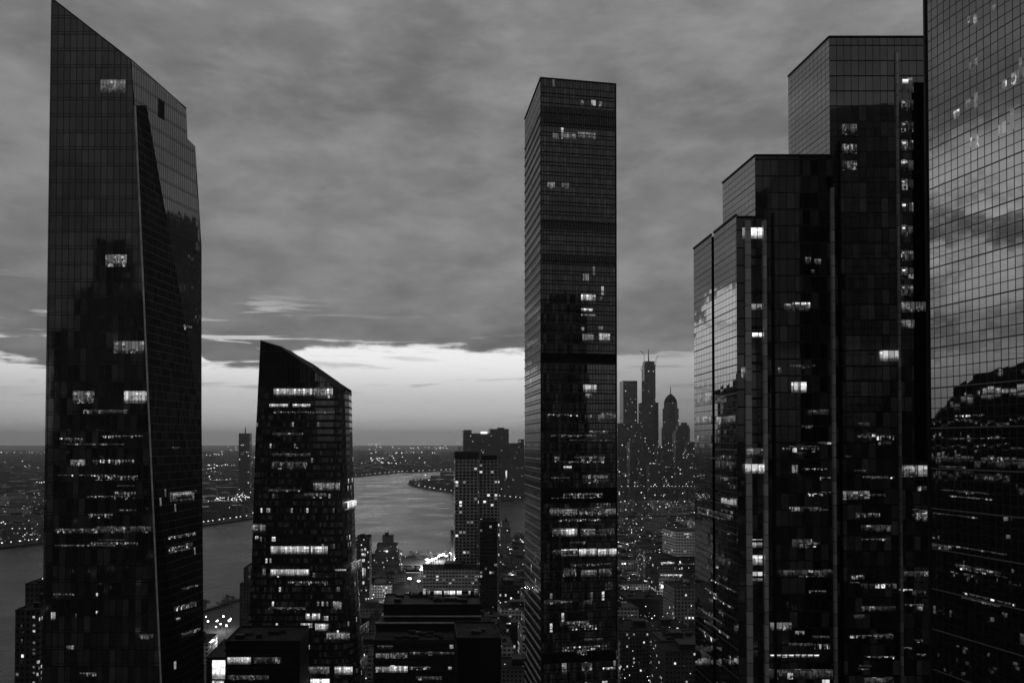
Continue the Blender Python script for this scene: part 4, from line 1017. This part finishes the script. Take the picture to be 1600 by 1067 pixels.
# ------------------------------------------------------------------ the ordinary city in the gaps, each block its own building
cr = random.Random(21)
def clash(x0, x1, y0, y1):
    for a in reserved:
        if x0 < a[1] and x1 > a[0] and y0 < a[3] and y1 > a[2]: return True
    return False
def zone(px):
    if px < 190: return 'left of the slanted tower'
    if px < 480: return 'between slanted and wedge towers'
    if px < 890: return 'between wedge and slab towers'
    return 'between slab and stepped towers'
cands = []
Y = 560.0
while Y < 2560:
    sy = 46 + (Y - 560) * .012
    X = -0.75 * Y
    while X < 0.3 * Y:
        wd = cr.uniform(22, 44) if Y < 1400 else cr.uniform(26, 60)
        dp = cr.uniform(22, 36)
        x0, y0 = X, Y + cr.uniform(-4, 4)
        X += wd + cr.choice((1.5, 1.5, 14))
        if not (vis(x0, y0, 14) or vis(x0 + wd, y0, 14)): continue
        if clash(x0 + SK * dp, x0 + wd, y0, y0 + dp): continue
        pts_ = [(x0 + a * wd, y0 + b_ * dp) for a in (-.4, .5, 1.3) for b_ in (-.5, .5, 1.5)]
        if any(in_poly(px_, py_, water_poly) for px_, py_ in pts_): continue
        pxm = 800 + (x0 + wd / 2) / y0 * F
        if 618 < pxm < 712 and 880 < Y: continue
        if 1010 < pxm < 1060 and 860 < Y < 1060: continue
        if 285 < pxm < 425 and Y > 740: continue
        cands.append((x0, y0, wd, dp, pxm))
    Y += sy
heights = {}
cnt = {}
mats = ['brick', 'brick2', 'stone', 'stone', 'glassbox', 'resid', 'resid', 'white_band', 'white_band', 'brick']
desc = {'brick': 'brown brick', 'brick2': 'dark brick', 'stone': 'pale stone', 'glassbox': 'dark glass', 'resid': 'grey', 'white_band': 'whitish'}
ordn = ['first', 'second', 'third', 'fourth', 'fifth', 'sixth', 'seventh', 'eighth', 'ninth', 'tenth', 'eleventh', 'twelfth', 'thirteenth', 'fourteenth', 'fifteenth', 'sixteenth', 'seventeenth', 'eighteenth', 'nineteenth', 'twentieth']
def ordinal(k):
    if k < 20: return ordn[k]
    return '%d%s' % (k + 1, {1: 'st', 2: 'nd', 3: 'rd'}.get((k + 1) % 10, 'th') if (k + 1) % 100 not in (11, 12, 13) else 'th')
for (x0, y0, wd, dp, pxm) in cands:
    mat = cr.choice(mats)
    right = pxm > 890
    if right:
        row_ = 960 if y0 < 760 else 938 if y0 < 870 else 905 if y0 < 1060 else 872 if y0 < 1300 else 845 if y0 < 1600 else 800 if y0 < 2100 else 778
        lim = hz(row_ + cr.uniform(0, 30), y0)
    elif pxm > 480: lim = hz(950 if y0 < 860 else 914 if y0 < 1190 else 872, y0)
    else: lim = 40
    h = cr.choice((14, 18, 22, 26, 34, 48, 64)) * cr.uniform(.85, 1.2)
    if right and y0 > 1200: h = cr.choice((18, 26, 34, 44, 60, 78)) * cr.uniform(.85, 1.2)
    h = max(12, min(h, lim))
    if h > 40 and cr.random() < .5: tiers = [(0, h * .7), (2.5, h * .88), (5, h)]
    else: tiers = [(0, h)]
    size = 'low' if h < 22 else 'mid height' if h < 42 else 'tall'
    tank = y0 < 1500 and cr.random() < .45; units = 0 if y0 > 1700 else cr.choice((0, 2, 4))
    key = (size, desc[mat], zone(pxm)); cnt[key] = cnt.get(key, 0) + 1
    extra = ' with a water tank' if tank else ' with stepped roof' if len(tiers) > 1 else ''
    lb = '%s %s block%s, %s nearest %s' % (size, desc[mat], extra, ordinal(cnt[key] - 1), zone(pxm))
    building(lb, 'city block', x0, x0 + wd, y0, dp, tiers, mat, 'ordinary city blocks ' + zone(pxm), rmat=cr.choice(('roof', 'roof', 'roof_pale')),
             tank=tank, units=units, house=y0 < 2000, par=y0 < 1500, seed=int(x0), name='city_block')

# far city mass and its lights (nobody could count these)
fc = random.Random(3); m_ = MB(); L = MB()
def octa(x, y, z, r):
    P = [(x + r, y, z), (x, y + r, z), (x - r, y, z), (x, y - r, z), (x, y, z + r), (x, y, z - r)]
    for a, b_, c in ((0, 1, 4), (1, 2, 4), (2, 3, 4), (3, 0, 4), (1, 0, 5), (2, 1, 5), (3, 2, 5), (0, 3, 5)): L.face([P[a], P[b_], P[c]])
nb = 0
while nb < 7500:
    Y = 1400 * math.exp(fc.uniform(0, 2.35)); px = fc.uniform(-80, 1180)
    X = gx(px, Y)
    if in_poly(X, Y, water_poly) or in_poly(X, Y - 80, water_poly) or in_poly(X + 60, Y, water_poly) or in_poly(X - 60, Y, water_poly): continue
    onfar = False
    # only the land beyond the river or beyond the near city
    if Y < 2560 and px > 520: continue
    if Y < 2560 and not in_poly(X, 700, water_poly) and X > -300: continue
    sx_ = fc.uniform(8, 26) * (1 + Y / 9000); h = fc.choice((8, 10, 12, 16, 20, 28)) * fc.uniform(.8, 1.3) * (1 + Y / 14000)
    if fc.random() < .03: h *= 2.0
    if clash(X - sx_, X + sx_, Y, Y + 30): continue
    m_.prism(foot(X - sx_, X + sx_, Y, fc.uniform(14, 40)), 0, h); nb += 1
tag(m_.build('far_city', M['far']), 'hazy mass of far low buildings spreading to the horizon', 'far city', kind='stuff')
nl = 0
hot = [(345, 734, 26, 1.2, 16), (358, 778, 28, 1.5, 20), (335, 715, 16, 1, 8), (30, 786, 34, 1.5, 16), (45, 765, 24, 1.2, 10), (15, 815, 30, 1.5, 14), (640, 712, 60, 1.2, 20), (600, 730, 40, 1, 14), (345, 762, 14, 3, 40), (350, 795, 30, 5, 50), (375, 790, 16, 6, 30), (330, 745, 12, 10, 14), (370, 705, 18, 6, 10), (40, 712, 40, 2, 24), (30, 738, 25, 4, 12), (20, 830, 40, 10, 20),
       (600, 722, 40, 6, 36), (680, 703, 50, 1.5, 26), (585, 700, 12, 6, 16), (1020, 760, 60, 2, 10)]
for (cx_, cy_, sx_, sy_, n_) in hot:
    for _ in range(n_):
        P = ground(fc.gauss(cx_, sx_ * .6), max(696, fc.gauss(cy_, sy_ * .6)))
        if in_poly(P.x, P.y, water_poly): continue
        octa(P.x, P.y, 24 + P.y * .002, P.y * .0007 * fc.uniform(.35, 1.25)); nl += 1
for _ in range(650):
    py = 694 + 130 * fc.random() ** 1.7; px = fc.uniform(-60, 1150)
    P = ground(px, py)
    if in_poly(P.x, P.y, water_poly) or (P.y < 2500 and px > 520): continue
    octa(P.x, P.y, 26 + P.y * .002, P.y * .00052 * (fc.random() ** 3 * 1.3 + .3))
# street level and roof lights of the nearer city
for _ in range(900):
    py = fc.uniform(765, 1060); z_ = fc.choice((9, 9, 9, 24, 40))
    px = fc.choice((fc.uniform(965, 1088), fc.uniform(965, 1088), fc.uniform(570, 822)))
    d_ = ray(px, py); P = O + d_ * ((z_ - CAMZ) / d_.z)
    if in_poly(P.x, P.y, water_poly) or P.y > 2700: continue
    octa(P.x, P.y, z_, P.y * .0006 * (fc.random() ** 2 + .35))
for k in range(60):
    Y = 560 + k * 22
    for xa_, n_ in ((gx(818, 1400) + 150, 1), (gx(975, 700), 1), (gx(610, 900), 1)):
        X = xa_ + SK * (Y - 700); px = 800 + X / Y * F
        if vis(X, Y, 0) and not in_poly(X, Y, water_poly) and Y < 1900: octa(X, Y, 8, Y * .0009); octa(X + 14, Y + 9, 8, Y * .0007)
for i in range(-14, 15):
    for j in range(0, 24):
        for _ in range(3):
            if fc.random() < .45: continue
            if fc.random() < .5: X, Y = i * 90 + fc.uniform(-5, 5), -90 - j * 80 - fc.uniform(0, 80)
            else: X, Y = i * 90 + fc.uniform(0, 90), -90 - j * 80 + fc.uniform(-4, 4)
            octa(X, Y, fc.choice((8, 8, 20, 45)), fc.uniform(.5, 1.9))
tag(L.build('city_lights', M['lamp']), 'countless small street and window lights scattered over the far city', 'city lights', kind='stuff')

# ------------------------------------------------------------------ towers outside the frame that the photograph shows as reflections, plus an added hidden one
def mirror_building(label, x0, x1, y0, dep, tiers, mat='dark_office', group=None):
    return building(label, 'office tower', x0, x1, y0, dep, tiers, mat, group, house=False)
mirror_building('stepped dark tower behind the viewpoint seen mirrored in the tallest left tower', -520, -425, -240, 60, [(0, 330), (12, 380), (26, 440)])
mirror_building('wide dark office tower behind the viewpoint to the right', 203, 281, -300, 60, [(0, 400)])
mirror_building('dark tower behind the viewpoint, middle', 20, 150, -430, 60, [(0, 150), (15, 190)])
mirror_building('dark tower far behind the viewpoint on the left', -300, -160, -420, 60, [(0, 200), (10, 230)])
mirror_building('added unseen dark tower behind the stepped glass tower, for a dark reflection', 229, 345, 690, 90, [(0, 420), (14, 462)])  # added out of sight to darken the tall tower's side reflection
# curved dark building left of the frame, mirrored in the nearest tower
RB = thing('office_building', 'dark round shouldered building with lit floors standing left of the frame', 'office building', (-340, 340, 0))
prof = [(404, 150), (402, 205), (398, 216), (393, 223), (386, 230), (377, 237), (366, 243), (352, 248), (330, 253), (300, 257), (250, 258)]
m_ = MB(); rf = MB(); u_ = 0
for (ya, za), (yb, zb_) in zip(prof, prof[1:]):
    m_.wall((-300, yb), (-300, ya), 0, zb_, 0, za, u0=u_); rf.face([(-300, yb, zb_), (-300, ya, za), (-380, ya, za), (-380, yb, zb_)]); u_ += 1
    m_.wall((-380, ya), (-380, yb), 0, za, 0, zb_)
m_.wall((-380, 250), (-300, 250), 0, 258); m_.wall((-300, 404), (-380, 404), 0, 150)
m_.build('wall', M['dark_office'], RB); rf.build('roof', M['black'], RB)
fR = Face((-300, 250), (-300, 404))
for (ya, yb, z0_, z1__, mm) in [(330, 360, 231, 236, 'lit'), (364, 372, 228, 233, 'lit'), (374, 384, 224, 229, 'lit_dim'), (250, 322, 232, 237, 'lit_dim'), (260, 395, 213, 215, 'lit_strip_dim'), (270, 397, 196, 198, 'lit_strip_dim'),
                                (330, 398, 186, 190, 'lit_dim'), (250, 320, 186, 188, 'lit_strip_dim'), (340, 398, 176, 180, 'lit_faint'), (250, 340, 168, 172, 'lit_dim')]:
    m_ = MB(); m_.wall((-299.8, ya), (-299.8, yb), z0_, z1__); m_.build('lit_window', M[mm], RB)
for i in range(26):
    a = random.Random(i * 7 + 1); x = -900 + i * 74; d_ = a.uniform(90, 420)
    if x > 700: break
    hgt_ = a.uniform(60, 175); y_ = -560 - d_
    mirror_building('dark block in the skyline behind the viewpoint', x, x + 60, y_, 50, [(0, hgt_)], 'resid', 'skyline behind the viewpoint')

# ------------------------------------------------------------------ haze
hm = bpy.data.materials.new('haze_air'); hm.use_nodes = True
hn = NT(hm.node_tree); hn.n.clear()
ho = hn.node('ShaderNodeOutputMaterial'); pv = hn.node('ShaderNodeVolumePrincipled')
pv.inputs['Color'].default_value = (.93, .93, .93, 1); pv.inputs['Density'].default_value = 0.000042; pv.inputs['Anisotropy'].default_value = 0.2
hn.l.new(pv.outputs[0], ho.inputs['Volume'])
g = MB(); g.box(-28000, 28000, -3000, 30000, -1, 620, bottom=True)
hzo = g.build('haze', hm); tag(hzo, kind='stuff'); hzo['label'] = 'thin grey dusk haze over the city'; hzo['category'] = 'haze'
hzo.display_type = 'WIRE'
